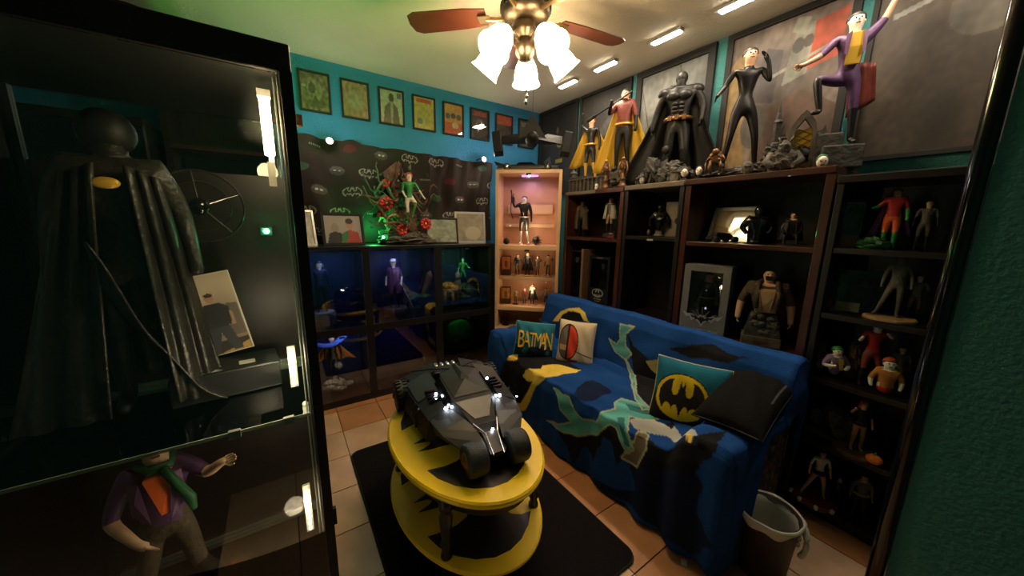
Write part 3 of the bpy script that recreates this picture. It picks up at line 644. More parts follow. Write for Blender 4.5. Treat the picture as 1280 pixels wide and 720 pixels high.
for i, ch in enumerate('BATMAN'):
    a = -.096+i*.0385; hh = .098+.012*abs(i-2.5)
    o = text_mesh('letter', ch, hh*1.35, 'gold_yellow', pw, TR(a, 0, -.048-.006*abs(i-2.5)) @ Matrix.Diagonal((.50, 1, 1, 1)), .002)
    for q in o.data.vertices:
        A, B2 = min(.98, abs(q.co.x)/.1375), min(.98, abs(q.co.z)/.1175); e_ = (1-A**2.6)**.5*(1-B2**2.6)**.5; q.co.y = q.co.y-.055*e_-.0045-.004*sin(q.co.x/.1375*9+q.co.z/.1175*5)*e_
def f_oval(x, y):
    c = (.60, .47, .32)
    X, Y = (x-.30)/.27, (y-.52)/.40; r = X*X+Y*Y
    if r < 1.08: c = (.03, .015, .012)
    if r < .90: c = (.62, .06, .03)
    if r < .90 and x < .28: c = (.16, .13, .12) if y > .45 else (.55, .38, .2) if y > .33 else (.1, .1, .1)
    if r < .9 and abs(x-.29) < .03: c = (.04, .02, .02)
    if abs(y-(.33-.25*(x-.55))) < .012 and x > .5: c = (.05, .03, .03)
    if .33 < x < .60 and .04 < y < .13: c = (.45, .05, .03) if .05 < y < .12 else (.03, .02, .02)
    return c
p = at(720, 429, 'x', 1.60)
pillow('pillow', 'cream pillow with a red oval print, leaning beside the dark teal lettered pillow', 'pillow', p, (-.22, .04, radians(-52)), .245, .30, .11, f_oval, 'cream')
t = pillow('pillow', 'slumped black pillow lying over the right arm of the sofa', 'pillow', (1.60, .545, .600), (-1.40, -.05, radians(-86)), .25, .47, .13, lambda x, y: (.006, .0055, .0055) if not (abs(x-.9) < .02 and y > .4) else (.1, .1, .1), 'black', 50)

# ---------------------------------------------------------------- waste bin and floor cable
p = at(961, 638, 'z', .26)
t = thing('waste_bin', 'dark waste bin lined with a white plastic bag, beside the sofa end', 'bin', (p.x, p.y-.0, 0))
MB().lathe([(.075, .0), (.082, .004), (.098, .255), (.102, .262), (.096, .262), (.078, .01), (0, .008)], 28).build('body', 'bin', t, True)
def bagf(u, v):
    a = u*2*pi; k = sin(a*9)*.002+sin(a*5+1)*.003
    if v < .5: r = .066+.026*(v/.5)+k*.6; z = .03+.236*(v/.5)
    else: w_ = (v-.5)/.5; r = .1035+.006*sin(w_*pi)+k*.7; z = .268-w_*(.028+.012*sin(a*2+1)+.006*sin(a*7))
    return (r*cos(a), r*sin(a), z)
MB().grid(bagf, 60, 12).build('bag', 'bag', t, True)
hb = MB(); a0 = radians(-62)
for sg in (-1, 1):
    pts = []
    for k in range(11):
        q = k/10; a = a0+radians(16)*(sg*(.25+.9*sin(q*pi*.8))); pts.append((cos(a)*(.108+.012*sin(q*pi)), sin(a)*(.108+.012*sin(q*pi)), .245-q*.115))
    hb.tube(pts, [.010, .011, .011, .010, .009, .009, .009, .009, .010, .011, .008], 8)
hb.build('bag_handle', 'bag', t, True)
t = thing('floor_cable', 'thin white cable curving over the tiles along the foot of the shelves', 'cable')
MB().tube([tuple(at(x, y, 'z', .004)) for x, y in ((975, 612), (985, 617), (998, 622), (1010, 628), (1022, 636), (1032, 646), (1042, 654), (1055, 657), (1068, 659), (1082, 664), (1100, 676))], .0038, 8).build('cord', 'white', t, True)

# ---------------------------------------------------------------- ceiling fan
FX, FY = 1.05, 1.475
t = thing('ceiling_fan', 'brass and dark wood ceiling fan with glowing frosted lamp shades', 'ceiling fan', (FX, FY, 0))
MB().lathe([(.065, ZC-.001), (.068, ZC-.02), (.04, ZC-.05), (.014, ZC-.055), (.014, ZC-.07)], 20).build('canopy', 'brushed', t, True)
MB().lathe([(.014, ZC-.06), (.085, ZC-.075), (.115, ZC-.10), (.118, ZC-.135), (.10, ZC-.165), (.06, ZC-.18)], 28).build('motor_housing', 'brushed', t, True)
vb = MB()
for k in range(36): vb.box(.1172, .1205, -.0035, .0035, ZC-.134, ZC-.105, Matrix.Rotation(2*pi*k/36, 4, 'Z'))
vb.build('vent', 'black', t)
MB().lathe([(.05, ZC-.175), (.062, ZC-.20), (.062, ZC-.225), (.035, ZC-.24), (.034, ZC-.25), (.045, ZC-.256), (.045, ZC-.31), (.03, ZC-.335), (.012, ZC-.345)], 24).build('light_fitter', 'brushed', t, True)
for k in range(5):
    a = radians(-8+72*k); R_ = Matrix.Rotation(a, 4, 'Z')
    MB(R_).tube([(.08, 0, ZC-.15), (.14, 0, ZC-.152), (.19, 0, ZC-.145)], [.012, .009, .012], 8).box(.17, .23, -.03, .03, ZC-.150, ZC-.146).build('blade_iron', 'brass', t)
    bl = [(.19, -.05), (.30, -.062), (.54, -.068), (.575, -.05), (.585, 0), (.575, .05), (.54, .068), (.30, .062), (.19, .05)]
    MB(R_ @ TR(0, 0, ZC-.14, rx=radians(10))).prism(bl, 0, .006).build('blade', 'blade', t, bev=.001)
SH = []
for k in range(5):
    a = radians(34-90+36+72*k); R_ = Matrix.Rotation(a, 4, 'Z')
    MB(R_).tube([(.03, 0, ZC-.275), (.08, 0, ZC-.250), (.125, 0, ZC-.255)], .007, 8).build('lamp_arm', 'brushed', t, True)
    T = R_ @ TR(.120, 0, ZC-.245, ry=radians(-40), s=1.15)
    MB(T).lathe([(.020, 0), (.024, -.012), (.024, -.028)], 16).build('socket', 'brushed', t, True)
    pr = [(.024, -.02), (.034, -.035), (.047, -.06), (.054, -.09), (.056, -.115), (.066, -.135), (.064, -.135), (.053, -.115), (.051, -.09), (.044, -.06), (.03, -.035)]
    mb = MB(T); n = 24
    vv = [(r*cos(2*pi*j/n), r*sin(2*pi*j/n), z) for r, z in pr for j in range(n)]
    mb.add(vv, [(i*n+j, i*n+(j+1) % n, (i+1)*n+(j+1) % n, (i+1)*n+j) for i in range(len(pr)-1) for j in range(n)])
    s_ = mb.build('lamp_shade', 'shade', t, True)
    MB(T).lathe([(.008, -.03), (.012, -.05), (.028, -.08), (.03, -.095), (.02, -.115), (0, -.12)], 14).build('bulb', 'bulb', s_, True)
    w_ = T @ Vector((0, 0, -.09)); SH.append(w_)
    light('POINT', 'fan_bulb', (FX+w_.x, FY+w_.y, w_.z), FAN_W*.5, (1, .67, .36), .035)
for dx, dy, z in ((-.01, -.03, ZC-.52), (.03, .02, ZC-.47)):
    MB().tube([(dx, dy, ZC-.33), (dx, dy, z)], .0016, 6).lathe([(0, z+.004), (.004, z), (.008, z-.015), (.004, z-.024), (0, z-.025)], 10, TR(dx, dy, 0)).build('pull_chain', 'steel', t, True)

# ---------------------------------------------------------------- ceiling light bars
bars = [((692, 109), (722, 97)), ((741, 88), (775, 73)), ((808, 50), (853, 29)), ((903, 10), (940, -6))]
ys = [2.21, 1.83, 1.37, .98, .56, .14]
nm_ = ['farthest ceiling light bar, above the corner', 'second ceiling light bar from the corner', 'third ceiling light bar from the corner, right of the fan', 'ceiling light bar cut by the top edge of the photo', 'ceiling light bar beyond the top edge over the big posters', 'nearest ceiling light bar over the right end of the shelves']
for y, lb in zip(ys, nm_):
    t = thing('light_bar', 'white LED '+lb, 'light', (1.99, y, ZC), group='ceiling light bars')
    MB().box(-.022, .022, -.105, .105, -.018, 0).build('housing', 'silver', t, bev=.002)
    MB().box(-.018, .018, -.095, .08, -.024, -.0185).build('led_panel', 'bar_led', t)
    l = light('AREA', 'bar_light', (1.99, y, ZC-.03), BAR_W, (1, .83, .6), .12)

# ---------------------------------------------------------------- framed covers on the back wall
CV = [
 ('grey green drawn cover', (.24, .17, .13), [('n', 7, .9), ('e', .5, .55, .28, .3, (.36, .27, .22)), ('e', .4, .6, .13, .15, (.10, .08, .07)), ('p', [(.3, .1), (.5, .42), (.8, .1)], (.12, .09, .08)), ('n', 9, .7, 4), ('r', .05, .6, .2, .66, (.5, .5, .4))]),
 ('faded tan and grey cover', (.46, .28, .20), [('n', 6, .6), ('r', .15, .86, .85, .95, (.5, .3, .2)), ('e', .5, .5, .3, .3, (.42, .34, .28)), ('n', 8, .6, 2)]),
 ('pale cover with a dark coated person', (.55, .52, .47), [('e', .5, .78, .12, .14, (.05, .04, .04)), ('p', [(.5, .72), (.78, .52), (.86, .0), (.12, .0), (.2, .5)], (.10, .085, .08)), ('p', [(.44, .66), (.58, .66), (.55, .0), (.47, .0)], (.4, .38, .35)), ('r', .75, .8, .95, .96, (.12, .12, .12)), ('n', 10, .3)]),
 ('yellow cover with a red title', (.62, .46, .10), [('r', .14, .84, .86, .96, (.6, .08, .03)), ('e', .5, .5, .3, .2, (.5, .42, .12)), ('e', .3, .25, .14, .1, (.12, .22, .2)), ('e', .65, .28, .16, .1, (.4, .4, .12)), ('n', 9, .35)]),
 ('red and orange cover with dark heads', (.62, .30, .07), [('r', .1, .84, .9, .96, (.6, .35, .05)), ('r', 0, .0, 1, .40, (.62, .10, .04)), ('e', .2, .6, .13, .1, (.06, .1, .12)), ('e', .5, .62, .13, .1, (.08, .08, .08)), ('e', .8, .6, .13, .1, (.1, .12, .1)), ('e', .6, .3, .18, .1, (.6, .5, .35)), ('n', 9, .3)]),
 ('black cover with white specks and a red title', (.05, .035, .03), [('r', .1, .8, .9, .95, (.45, .07, .03)), ('e', .5, .5, .25, .2, (.16, .12, .1)), ('e', .4, .35, .06, .1, (.6, .55, .45)), ('e', .6, .55, .05, .08, (.6, .5, .4)), ('n', 14, 1.2)]),
 ('dark cover with a red top, half behind the model plane', (.07, .05, .045), [('r', 0, .68, 1, 1, (.5, .08, .03)), ('n', 8, .5)]),
 ('dark grey cover behind the model plane, last before the corner', (.10, .09, .08), [('r', .1, .75, .9, .93, (.3, .3, .28)), ('e', .5, .45, .3, .2, (.06, .05, .05)), ('n', 8, .6)]),
]
for i, (lb, bg, L) in enumerate(CV):
    x = .286+.2634*i; z = 2.084
    t = thing('picture_frame', 'thin black frame with a '+lb, 'picture', (x, YB-.001, z), group='framed covers in a row on the blue wall')
    W_, H_ = .195, .265
    MB().box(-W_/2, -W_/2+.012, -.02, 0, 0, H_).box(W_/2-.012, W_/2, -.02, 0, 0, H_).box(-W_/2+.012, W_/2-.012, -.02, 0, 0, .012).box(-W_/2+.012, W_/2-.012, -.02, 0, H_-.012, H_).build('frame', 'frame_black', t)
    art('picture', W_-.024, H_-.024, shapes(bg, L), t, TR(0, -.008, .012), 34)
    MB().box(-W_/2+.01, W_/2-.01, -.013, -.0115, .01, H_-.01).build('glazing', 'plastic', t)

# ---------------------------------------------------------------- cloth hanging behind the diorama
outl = [((-1, -1), (1, 1))]
def clothcol(u, v):
    x = u*1.60; y = v*.76; n1 = noise.noise(Vector((x*6, y*6, 5))); c = [.036, .027, .026]
    row = int(y/.155); ox = (x+(row % 2)*.10) % .23; oy = y % .155; ix = int((x+(row % 2)*.10)/.23); k = (ix*7+row*3) % 5
    X, Y = (ox-.115)/.075, (oy-.078)/.042
    if k in (0, 3):
        if abs(X) < 1.1 and abs(Y) < 1.1 and min(seg_d(X, Y, BAT[i], BAT[i-1]) for i in range(len(BAT))) < .055: c = [.30, .28, .25]
    elif k == 1:
        if X*X+Y*Y*.8 < .5: c = [.10, .09, .10] if Y > 0 else [.07, .06, .06]
        if abs(Y-.05) < .1 and .1 < abs(X) < .32: c = [.5, .48, .42]
    elif k == 2:
        if abs(Y) < .14 and abs(X) < .5 and sin(X*38) > 0: c = [.25, .24, .22]
    else:
        if X*X+Y*Y < .45: c = [.10, .025, .03] if ix % 2 else [.05, .09, .06]
    return [max(0, q*(1+.3*n1)) for q in c]
def clothp(u, v):
    x = .145+1.56*u; top = 1.915-.03*u-.018*sin(u*pi)*2*0+.02*max(0, sin(u*34))*(.3+.7*(u < .3)); top -= .04*(1-abs(2*((u*4.2) % 1)-1))*.25
    z = 1.165+(top-1.165)*v; f = (.014*sin(u*38+2*sin(v*3+u*7))+.012*sin(u*80+(1-v)*6)*(u > .6)+.01*noise.noise(Vector((u*12, v*5, 0))))
    return (x, YB-.045+f, z)
t = thing('printed_cloth', 'dark cloth printed with pale bat outlines, pinned to the back wall', 'cloth')
n1_, n2_ = 260, 120; vs = []; cl = []
for j in range(n2_+1):
    for i in range(n1_+1): vs.append(clothp(i/n1_, j/n2_)); cl.append(clothcol(i/n1_, j/n2_))
me = bpy.data.meshes.new('cloth'); me.from_pydata(vs, [], [(j*(n1_+1)+i, j*(n1_+1)+i+1, (j+1)*(n1_+1)+i+1, (j+1)*(n1_+1)+i) for j in range(n2_) for i in range(n1_)])
colour(me, lambda i: cl[i]); link('cloth', me, 'fabric', t, True)
for u in (.02, .14, .34, .55, .75, .98):
    p = clothp(u, 1); MB().ball((p[0], YB-.014, p[2]-.008), (.007, .013, .007), 8, 6).build('pin', 'steel', t)
for (px, py), lb in zip(((412, 176), (605, 199)), ('small glowing white clip lamp at the upper left of the printed cloth', 'small glowing white clip lamp above the right end of the printed cloth')):
    p = at(px, py, 'y', 2.80); t = thing('clip_lamp', lb, 'lamp', p, group='clip lamps on the printed cloth')
    MB().lathe([(.008, .03), (.02, .026), (.026, -.002), (.024, -.002), (.016, .02)], 16, TR(rx=radians(-100))).build('reflector', 'black', t, True)
    MB().ball((0, -.0, 0), .017, 12, 8).build('bulb', 'spot_white', t, True)
    MB().tube([(0, .02, 0), (0, .08, .015), (0, .14, .01)], .004, 6).build('arm', 'black', t, True)
    light('POINT', 'clip_lamp_light', p+Vector((0, -.03, 0)), 1.1, (1, .9, .72), .02)
# ---------------------------------------------------------------- back display cabinet
CX0, CX1, CY0, CZ = .065, 1.535, 2.555, 1.158
t = thing('display_cabinet', 'long black glass-fronted cabinet with six lit bays along the back wall', 'cabinet', (0, 0, 0))
B = 'black_wood'
MB().box(CX0, CX1, CY0, 2.915, CZ-.022, CZ).build('top_board', B, t, bev=.002)
MB().box(CX0, CX1, CY0+.01, 2.915, 0, .05).build('plinth', B, t)
MB().box(CX0, CX1, CY0, 2.90, .535, .585).build('middle_board', B, t)
MB().box(CX0, CX1, 2.90, 2.915, .05, CZ-.022).build('back_panel', 'navy', t)
cols_ = [(.065, .125), (.455, .505), (.985, 1.045), (1.50, 1.535)]
for a, b2 in cols_:
    MB().box(a, b2, CY0, 2.90, .05, .535).box(a, b2, CY0, 2.90, .585, CZ-.022).build('side_board', B, t)
bays = [(.125, .455), (.505, .985), (1.045, 1.50)]
for a, b2 in bays:
    for z0, z1 in ((.05, .535), (.585, CZ-.022)):
        d = MB().box(a+.002, b2-.002, CY0+.004, CY0+.008, z0+.003, z1-.003).build('glass_door', 'glass_dark', t)
        MB().box((a+b2)/2-.018, (a+b2)/2+.018, CY0-.004, CY0+.004, z1-.02, z1-.010).build('catch', 'black', d)
for a, b2, z, c, m_, pw_ in ((.125, .455, 1.128, (.22, .38, 1), 'led_blue', .8), (.505, .985, 1.128, (.5, .5, 1), 'led_blue', 1.1), (1.045, 1.50, 1.128, (.2, 1, .35), 'led_green', .8), (.125, .455, .53, (.6, .65, 1), 'led_blue', .6), (.505, .985, .53, (.2, .2, 1), 'led_blue', .3), (1.045, 1.50, .53, (.1, .8, .15), 'led_green', .12)):
    MB().box(a+.05, b2-.05, 2.572, 2.576, z-.004, z+.002).build('led_strip', 'black', t)
    light('AREA', 'bay_light', ((a+b2)/2, 2.70, z-.02), pw_, c, .2)
light('POINT', 'bay_warm', (.26, 2.60, .30), .6, (1, .75, .45), .03)
light('POINT', 'bay_warm', (.70, 2.59, .95), .5, (1, .85, .85), .03)
light('POINT', 'bay_cool', (.20, 2.60, 1.02), .35, (.6, .75, 1), .03)
light('POINT', 'bay_warm', (1.20, 2.59, .90), .45, (1, .7, .4), .03)

figure('figurine', 'dark suited figurine under blue light in the upper left bay of the glass-fronted cabinet', 'figurine', (.20, 2.74, .587), .0, .38, 'navy', 'black', 'black', 'black', 'skin', 'hair_dark', base='rubble', cape='blue', cape_len=.5, base_r=.22, base_h=.25)
figure('figurine', 'figurine in a long purple coat leaning on a cane in the middle bay', 'figurine', (.715, 2.74, .587), -.35, .40, 'purple', 'mauve', 'black', 'white', 'skin_pale', 'hair_white', coat=('purple', .26), base='stone', base_r=.24, base_h=.16,
       pose=dict(wrL=(.14, -.10, .50), haL=(.145, -.12, .46), elL=(.15, .0, .62)), hair_style='hat')
t = thing('cane', 'thin pale cane slanting down beside the purple coated figurine', 'cane', (.785, 2.70, .60)); MB().tube([(-.01, 0, .21), (.05, -.04, .05)], .003, 6).build('stick', 'paper', t)
figure('figurine', 'small green suited figurine crouching on a rock in the upper right bay', 'figurine', (1.33, 2.76, .76), -.5, .27, 'green', 'dark_green', 'black', 'white', 'skin_pale', 'leaf', pose=dict(knL=(.09, -.12, .34), knR=(-.08, -.12, .32), anL=(.09, -.06, .14), anR=(-.08, -.07, .12), toL=(.09, -.13, .10), toR=(-.08, -.14, .08), elL=(.18, -.05, .66), wrL=(.22, -.14, .66), haL=(.24, -.17, .66)))
t = thing('rock_base', 'rough brown rock under the green suited figurine', 'rock', (1.34, 2.77, .587)); rock('rock', 'stone', t, (0, 0, .09), (.14, .09, .10), 3)
t = thing('creature_model', 'small orange brown beast model in front of the rock in the upper right bay', 'figurine', (1.17, 2.72, .587))
rock('body', 'orange_d', t, (0, 0, .17), (.075, .05, .06), 5, .25); rock('head', 'orange_d', t, (.06, -.03, .175), (.03, .03, .03), 6, .2, 12, 8)
for x, y, l in ((-.04, -.02, .16), (.02, -.03, .15), (-.03, .03, .16), (.04, .03, .15)): MB().tube([(x, y, l), (x*1.2, y*1.2, l*.5), (x*1.1, y*1.3, 0)], [.02, .014, .011], 8).build('leg', 'orange_d', t, True)
t = thing('ribbed_tail', 'curved pale hoop standing at the right of the upper right bay', 'prop', (1.43, 2.68, .587)); MB().tube([(-.07, 0, .02), (-.05, 0, .14), (0, 0, .20), (.05, 0, .19), (.045, 0, .1), (.02, 0, .0)], .006, 8).build('hoop', 'brown_coat', t, True)
figure('figurine', 'figurine with an amber cape on a rubble base in the lower left bay', 'figurine', (.24, 2.74, .052), -.2, .36, 'black', 'gunmetal', 'black', 'black', 'skin', 'hair_dark', cape='orange_d', cape_span=2.2, cape_len=.55, base=None, lift=.25)
t = thing('rubble_base', 'pale rubble base glowing under the amber caped figurine', 'rock', (.24, 2.72, .052))
for k in range(22):
    a = random.uniform(0, 6.28); r = random.uniform(0, .10); rock('stone', 'rubble', t, (cos(a)*r*1.2, sin(a)*r*.7, random.uniform(.02, .09)), (.028, .025, .022), k, .4, 8, 6)
t = thing('draped_cloth', 'small shiny blue cloth spread above the amber cape in the lower left bay', 'cloth', (.21, 2.70, .42))
MB().grid(lambda u, v: (-.08+.2*u, -.05+.1*v, .03+.05*u-.04*sin(u*pi)*1+.01*sin(v*9+u*5)), 16, 10).build('cloth', 'blue', t, True, solid=.003)
t = thing('plush_disc', 'dim round padded shape standing in the lower right bay', 'prop', (1.27, 2.75, .052)); MB().lathe([(0, -.02), (.15, -.02), (.17, 0), (.15, .02), (0, .02)], 28, TR(0, 0, .24, rx=pi/2)).build('disc', 'dark_green', t, True); MB().box(-.05, .05, -.04, .04, 0, .08).build('stand', 'black', t)

# things standing on the back cabinet
def stand_frame(name, label, px0, px1, pyt, y, fm, bg, L, lean=-.18, rz=0, gl='plastic', pyb=305, bw=.014, group=None, glz=True):
    a = at(px0, pyb, 'y', y); b2 = at(px1, pyb, 'y', y); w_ = abs(b2.x-a.x)/cos(rz); h_ = at((px0+px1)/2, pyt, 'y', y).z-CZ
    t = thing(name, label, 'picture', ((a.x+b2.x)/2, y, CZ+.001), rz, rx=0); t.rotation_euler = (lean, 0, rz)
    MB().box(-w_/2, -w_/2+bw, -.008, .008, 0, h_).box(w_/2-bw, w_/2, -.008, .008, 0, h_).box(-w_/2+bw, w_/2-bw, -.008, .008, 0, bw).box(-w_/2+bw, w_/2-bw, -.008, .008, h_-bw, h_).build('frame', fm, t, bev=.001)
    art('picture', w_-2*bw, h_-2*bw, shapes(bg, L), t, TR(0, -.002, bw), 44)
    if y < 2.65: MB().box(-w_/2+bw*.8, w_/2-bw*.8, -.005, -.004, bw*.8, h_-bw*.8).build('glazing', gl, t)
    MB().box(-.015, .015, 0, .004, 0, h_*.7, TR(0, .010, 0, rx=-lean*1.8*-1 if False else -.10)).build('prop_leg', 'black', t); return t
stand_frame('picture_frame', 'silver framed picture cut off by the glass cabinet, left end of the back cabinet', 371, 397, 262, 2.66, 'silver', (.5, .47, .42), [('e', .5, .6, .3, .25, (.6, .57, .5)), ('n', 6, .3)], rz=.25)
stand_frame('picture_frame', 'wide black frame with a photo of two people, one in red and green', 404, 457, 266, 2.66, 'frame_black', (.34, .30, .30),
            [('e', .28, .55, .10, .17, (.30, .22, .18)), ('p', [(.05, 0), (.12, .36), (.28, .42), (.45, .36), (.5, 0)], (.02, .02, .02)), ('e', .68, .66, .10, .19, (.40, .22, .15)), ('e', .68, .8, .11, .1, (.03, .02, .02)), ('p', [(.42, 0), (.48, .36), (.66, .48), (.9, .4), (.98, 0)], (.35, .03, .03)), ('p', [(.42, .0), (.46, .34), (.62, .44), (.66, .3), (.55, 0)], (.03, .16, .05))], rz=.1, bw=.018)
stand_frame('picture_frame', 'small black frame with a hazy pale green picture, right of the diorama', 534, 572, 272, 2.64, 'frame_black', (.45, .50, .42), [('n', 4, .6), ('e', .4, .4, .25, .2, (.42, .46, .36)), ('n', 9, .3, 3)], rz=-.15)
stand_frame('picture_frame', 'silver frame with a bright glare, beside the small black frame', 571, 605, 265, 2.62, 'silver', (.55, .48, .38), [('n', 5, .3), ('e', .6, .3, .3, .25, (.8, .74, .6))], rz=-.2, bw=.018, lean=-.1)  # pale ellipse puts lamp glare into the picture colour
# flower woman diorama
p = at(505, 300, 'y', 2.72); DX = p.x
DS = 1.22
t = vd = thing('vine_diorama', 'rocky diorama of twisted vines, red flowers and green glow on the back cabinet', 'diorama', (DX, 2.74, CZ+.001)); rs = random.Random(5)
rock('rock', 'stone', t, (.04, 0, .03), (.20, .10, .045), 2, .3, 28, 16)
rock('rock', 'bark', t, (.0, .03, .12), (.10, .06, .10), 4, .4, 24, 16)
MB().tube([(-.02, .03, 0), (-.05, .04, .16), (-.10, .04, .30), (-.06, .04, .42), (.0, .03, .5)], [.07, .045, .04, .045, .02], 12).build('trunk', 'bark', t, True)
for k in range(30):
    a = rs.uniform(0, 6.28); pts = [Vector((rs.uniform(-.08, .06), rs.uniform(-.03, .05), rs.uniform(.08, .42)))]; d = Vector((cos(a), sin(a)*.4-.15, rs.uniform(-.3, .6)))
    for q in range(9):
        pts.append(pts[-1]+d*.028); d = (d+Vector((rs.uniform(-.6, .6), rs.uniform(-.3, .3), rs.uniform(-.6, .6)))).normalized()
    MB().tube(pts, [.012*(1-q/11) for q in range(10)], 6).build('vine', rs.choice(['bark', 'tan', 'bark', 'bark', 'leaf']), t, True)
for sg, z0 in ((-1, .30), (-1, .22), (1, .26), (1, .2)):
    pts = [(sg*(.05+.02*q), -.03+.01*sin(q), z0+.05*sin(q*.9+sg)+.01*q) for q in range(10)]; MB().tube(pts, [.012*(1-q/12) for q in range(10)], 6).build('tendril', 'leaf' if sg < 0 else 'bark', t, True)
for x, y, z, r in ((-.11, -.05, .25, .032), (-.03, -.07, .09, .028), (.13, -.06, .13, .030), (-.10, -.02, .37, .02), (-.14, -.03, .19, .018)):
    mb = MB()
    for k in range(9):
        a = k/9*6.283; mb.grid(lambda u, v: (r*(.25+v)*cos(a+(u-.5)*.7), -r*.9*v*(1.2-v)-.004, r*(.25+v)*sin(a+(u-.5)*.7)), 2, 4, TR(x, y, z))
    f_ = mb.build('flower', 'red', t, True, solid=.002); MB().ball((x, y-.008, z), r*.3, 8, 6).build('flower_centre', 'gold_yellow', f_, True)
lf = MB().add([(0, 0, 0), (.012, .003, .014), (0, 0, .04), (-.012, .003, .014), (0, -.004, .016)], [(0, 1, 4), (1, 2, 4), (2, 3, 4), (3, 0, 4)]).mesh('leaf'); lf.materials.append(M['leaf']); lf2 = lf.copy(); lf2.materials.clear(); lf2.materials.append(M['dark_green'])
for k in range(120):
    o = bpy.data.objects.new('leaf', rs.choice([lf, lf2, lf2])); C.objects.link(o); o.parent = t
    zz = rs.uniform(.03, .46); o.location = (rs.gauss(-.03, .075), rs.uniform(-.06, .05), zz); o.rotation_euler = (rs.uniform(-1.5, 1.5), rs.uniform(-1, 1), rs.uniform(0, 6)); s_ = rs.uniform(.6, 1.3); o.scale = (s_,)*3
vd.scale = (DS,)*3
figure('figurine', 'long red haired woman figurine in a green leotard seated among the vines', 'figurine', (DX+.03, 2.63, CZ+.13), -.15, .42, 'green', 'skin_pale', 'leaf', 'skin_pale', 'skin_pale', 'hair_red', female=True, hair_style='long', bulk=.9,
       pose=dict(elL=(.17, -.02, .66), wrL=(.24, -.05, .54), haL=(.27, -.06, .51), knL=(.08, -.13, .44), anL=(.02, -.12, .22), toL=(.0, -.17, .18), knR=(-.05, -.04, .27), elR=(-.12, .0, .64), wrR=(-.09, -.08, .55), haR=(-.07, -.10, .52)))
light('POINT', 'diorama_green', (DX-.21, 2.80, CZ+.12), 1.3, (.05, 1, .18), .03)
light('POINT', 'diorama_green', (DX+.04, 2.83, CZ+.25), .35, (.05, 1, .18), .03)
t = thing('green_glow', 'tiny green lamp glowing at the left foot of the diorama', 'lamp', (DX-.165, 2.68, CZ+.001)); MB().lathe([(.02, 0), (.02, .03), (.012, .045)], 14).build('housing', 'black', t, True); MB().ball((0, 0, .055), .010, 10, 8).build('bulb', 'led_green', t, True)

# ---------------------------------------------------------------- beech corner shelf
T0 = (1.712, 2.318, 0); CR = radians(-42)
t = thing('corner_shelf', 'narrow beech shelf with a glass-doored lit top case, set across the corner', 'shelf', T0, CR)
W2, HT, DP = .272, 1.735, .27; th = .026
for s in (-1, 1): MB().box(s*W2-(th if s > 0 else 0), s*W2+(th if s < 0 else 0), 0, DP, 0, HT).build('side_board', 'beech', t, bev=.002)
MB().box(-W2+th, W2-th, DP-.012, DP, .02, HT).build('back_board', 'beech_back', t)
MB().box(-W2, W2, 0, DP, HT, HT+.03).build('top_board', 'beech', t, bev=.003)
SZ = [1.150, .875, .615, .415, .05]
for z, hh in zip(SZ, (.035, .02, .035, .035, .03)): MB().box(-W2+th, W2-th, .004, DP-.012, z-hh, z).build('shelf_board', 'beech', t, bev=.001)
MB().box(-.20, .20, .236, .25, 1.42, 1.50).box(-.22, .22, .24, .255, 1.30, 1.33).build('ledge', 'beech', t)
for z0, z1 in ((1.155, HT-.003), (.64, 1.112)):
    d = MB().box(-W2+th+.002, W2-th-.002, .004, .008, z0, z1).build('glass_door', 'glass', t)
    MB().box(-.02, .02, -.002, .012, z1-.012, z1+.004).build('catch', 'black', d)
MB().box(-.07, .07, .12, .124, HT-.008, HT-.004).build('led_strip', 'led_purple', t)
MB().ball((.0, .05, HT-.012), .008, 8, 6).build('led_spot', 'led_white', t, True)
TC = Matrix.Translation(T0) @ Matrix.Rotation(CR, 4, 'Z')
p = TC @ Vector((0, .09, HT-.03)); light('AREA', 'corner_case_light', p, .6, (.72, .50, 1), .2)
p = TC @ Vector((0, .03, 1.30)); light('POINT', 'corner_case_warm', p, 1.0, (1, .66, .38), .03)
p = TC @ Vector((0, .02, 1.06)); light('POINT', 'corner_case_low', p, .6, (1, .7, .42), .03)
p = TC @ Vector((0, .03, .80)); light('POINT', 'corner_case_low', p, .5, (1, .7, .42), .03)
p = TC @ Vector((-.04, .10, 1.151))
figure('figurine', 'dark armoured figurine raising a spiked gun in the purple lit corner case', 'figurine', p, CR-.1, .43, 'gunmetal', 'black_satin', 'silver', 'black', 'skin_pale', 'hair_dark', bulk=1.15, belt='silver', pose=dict(elR=(-.19, -.03, .74), wrR=(-.23, -.07, .88), haR=(-.235, -.08, .92), anL=(.10, .01, .045), toL=(.12, -.06, .016)))
p = TC @ Vector((-.14, .07, 1.53)); t = thing('toy_gun', 'spiked dark toy gun pointing up in the raised hand in the corner case', 'gun', p, CR)
MB().hull([(-.01, -.01, -.03), (.02, .01, -.03), (-.012, -.01, .03), (.018, .01, .02)]).tube([(0, 0, 0), (-.012, 0, .08)], .006, 8).tube([(.008, 0, .01), (.01, 0, .05)], .004, 6).tube([(-.01, 0, -.03), (-.012, 0, -.10), (.01, 0, -.16)], .004, 6).build('gun', 'gunmetal', t)
p = TC @ Vector((-.19, .09, 1.151)); t = thing('round_bomb', 'small dark round ball with a fuse in the left of the lit corner case', 'toy', p); MB().ball((0, 0, .028), .028, 14, 10).build('ball', 'black', t, True); MB().tube([(0, 0, .054), (0, 0, .075), (.008, 0, .09)], .002, 6).build('fuse', 'steel', t)
p = TC @ Vector((.07, .09, 1.151)); t = thing('spiky_ball', 'dark spiky ball at the feet of the armoured figurine', 'toy', p); mb = MB().ball((0, 0, .04), .034, 12, 8)
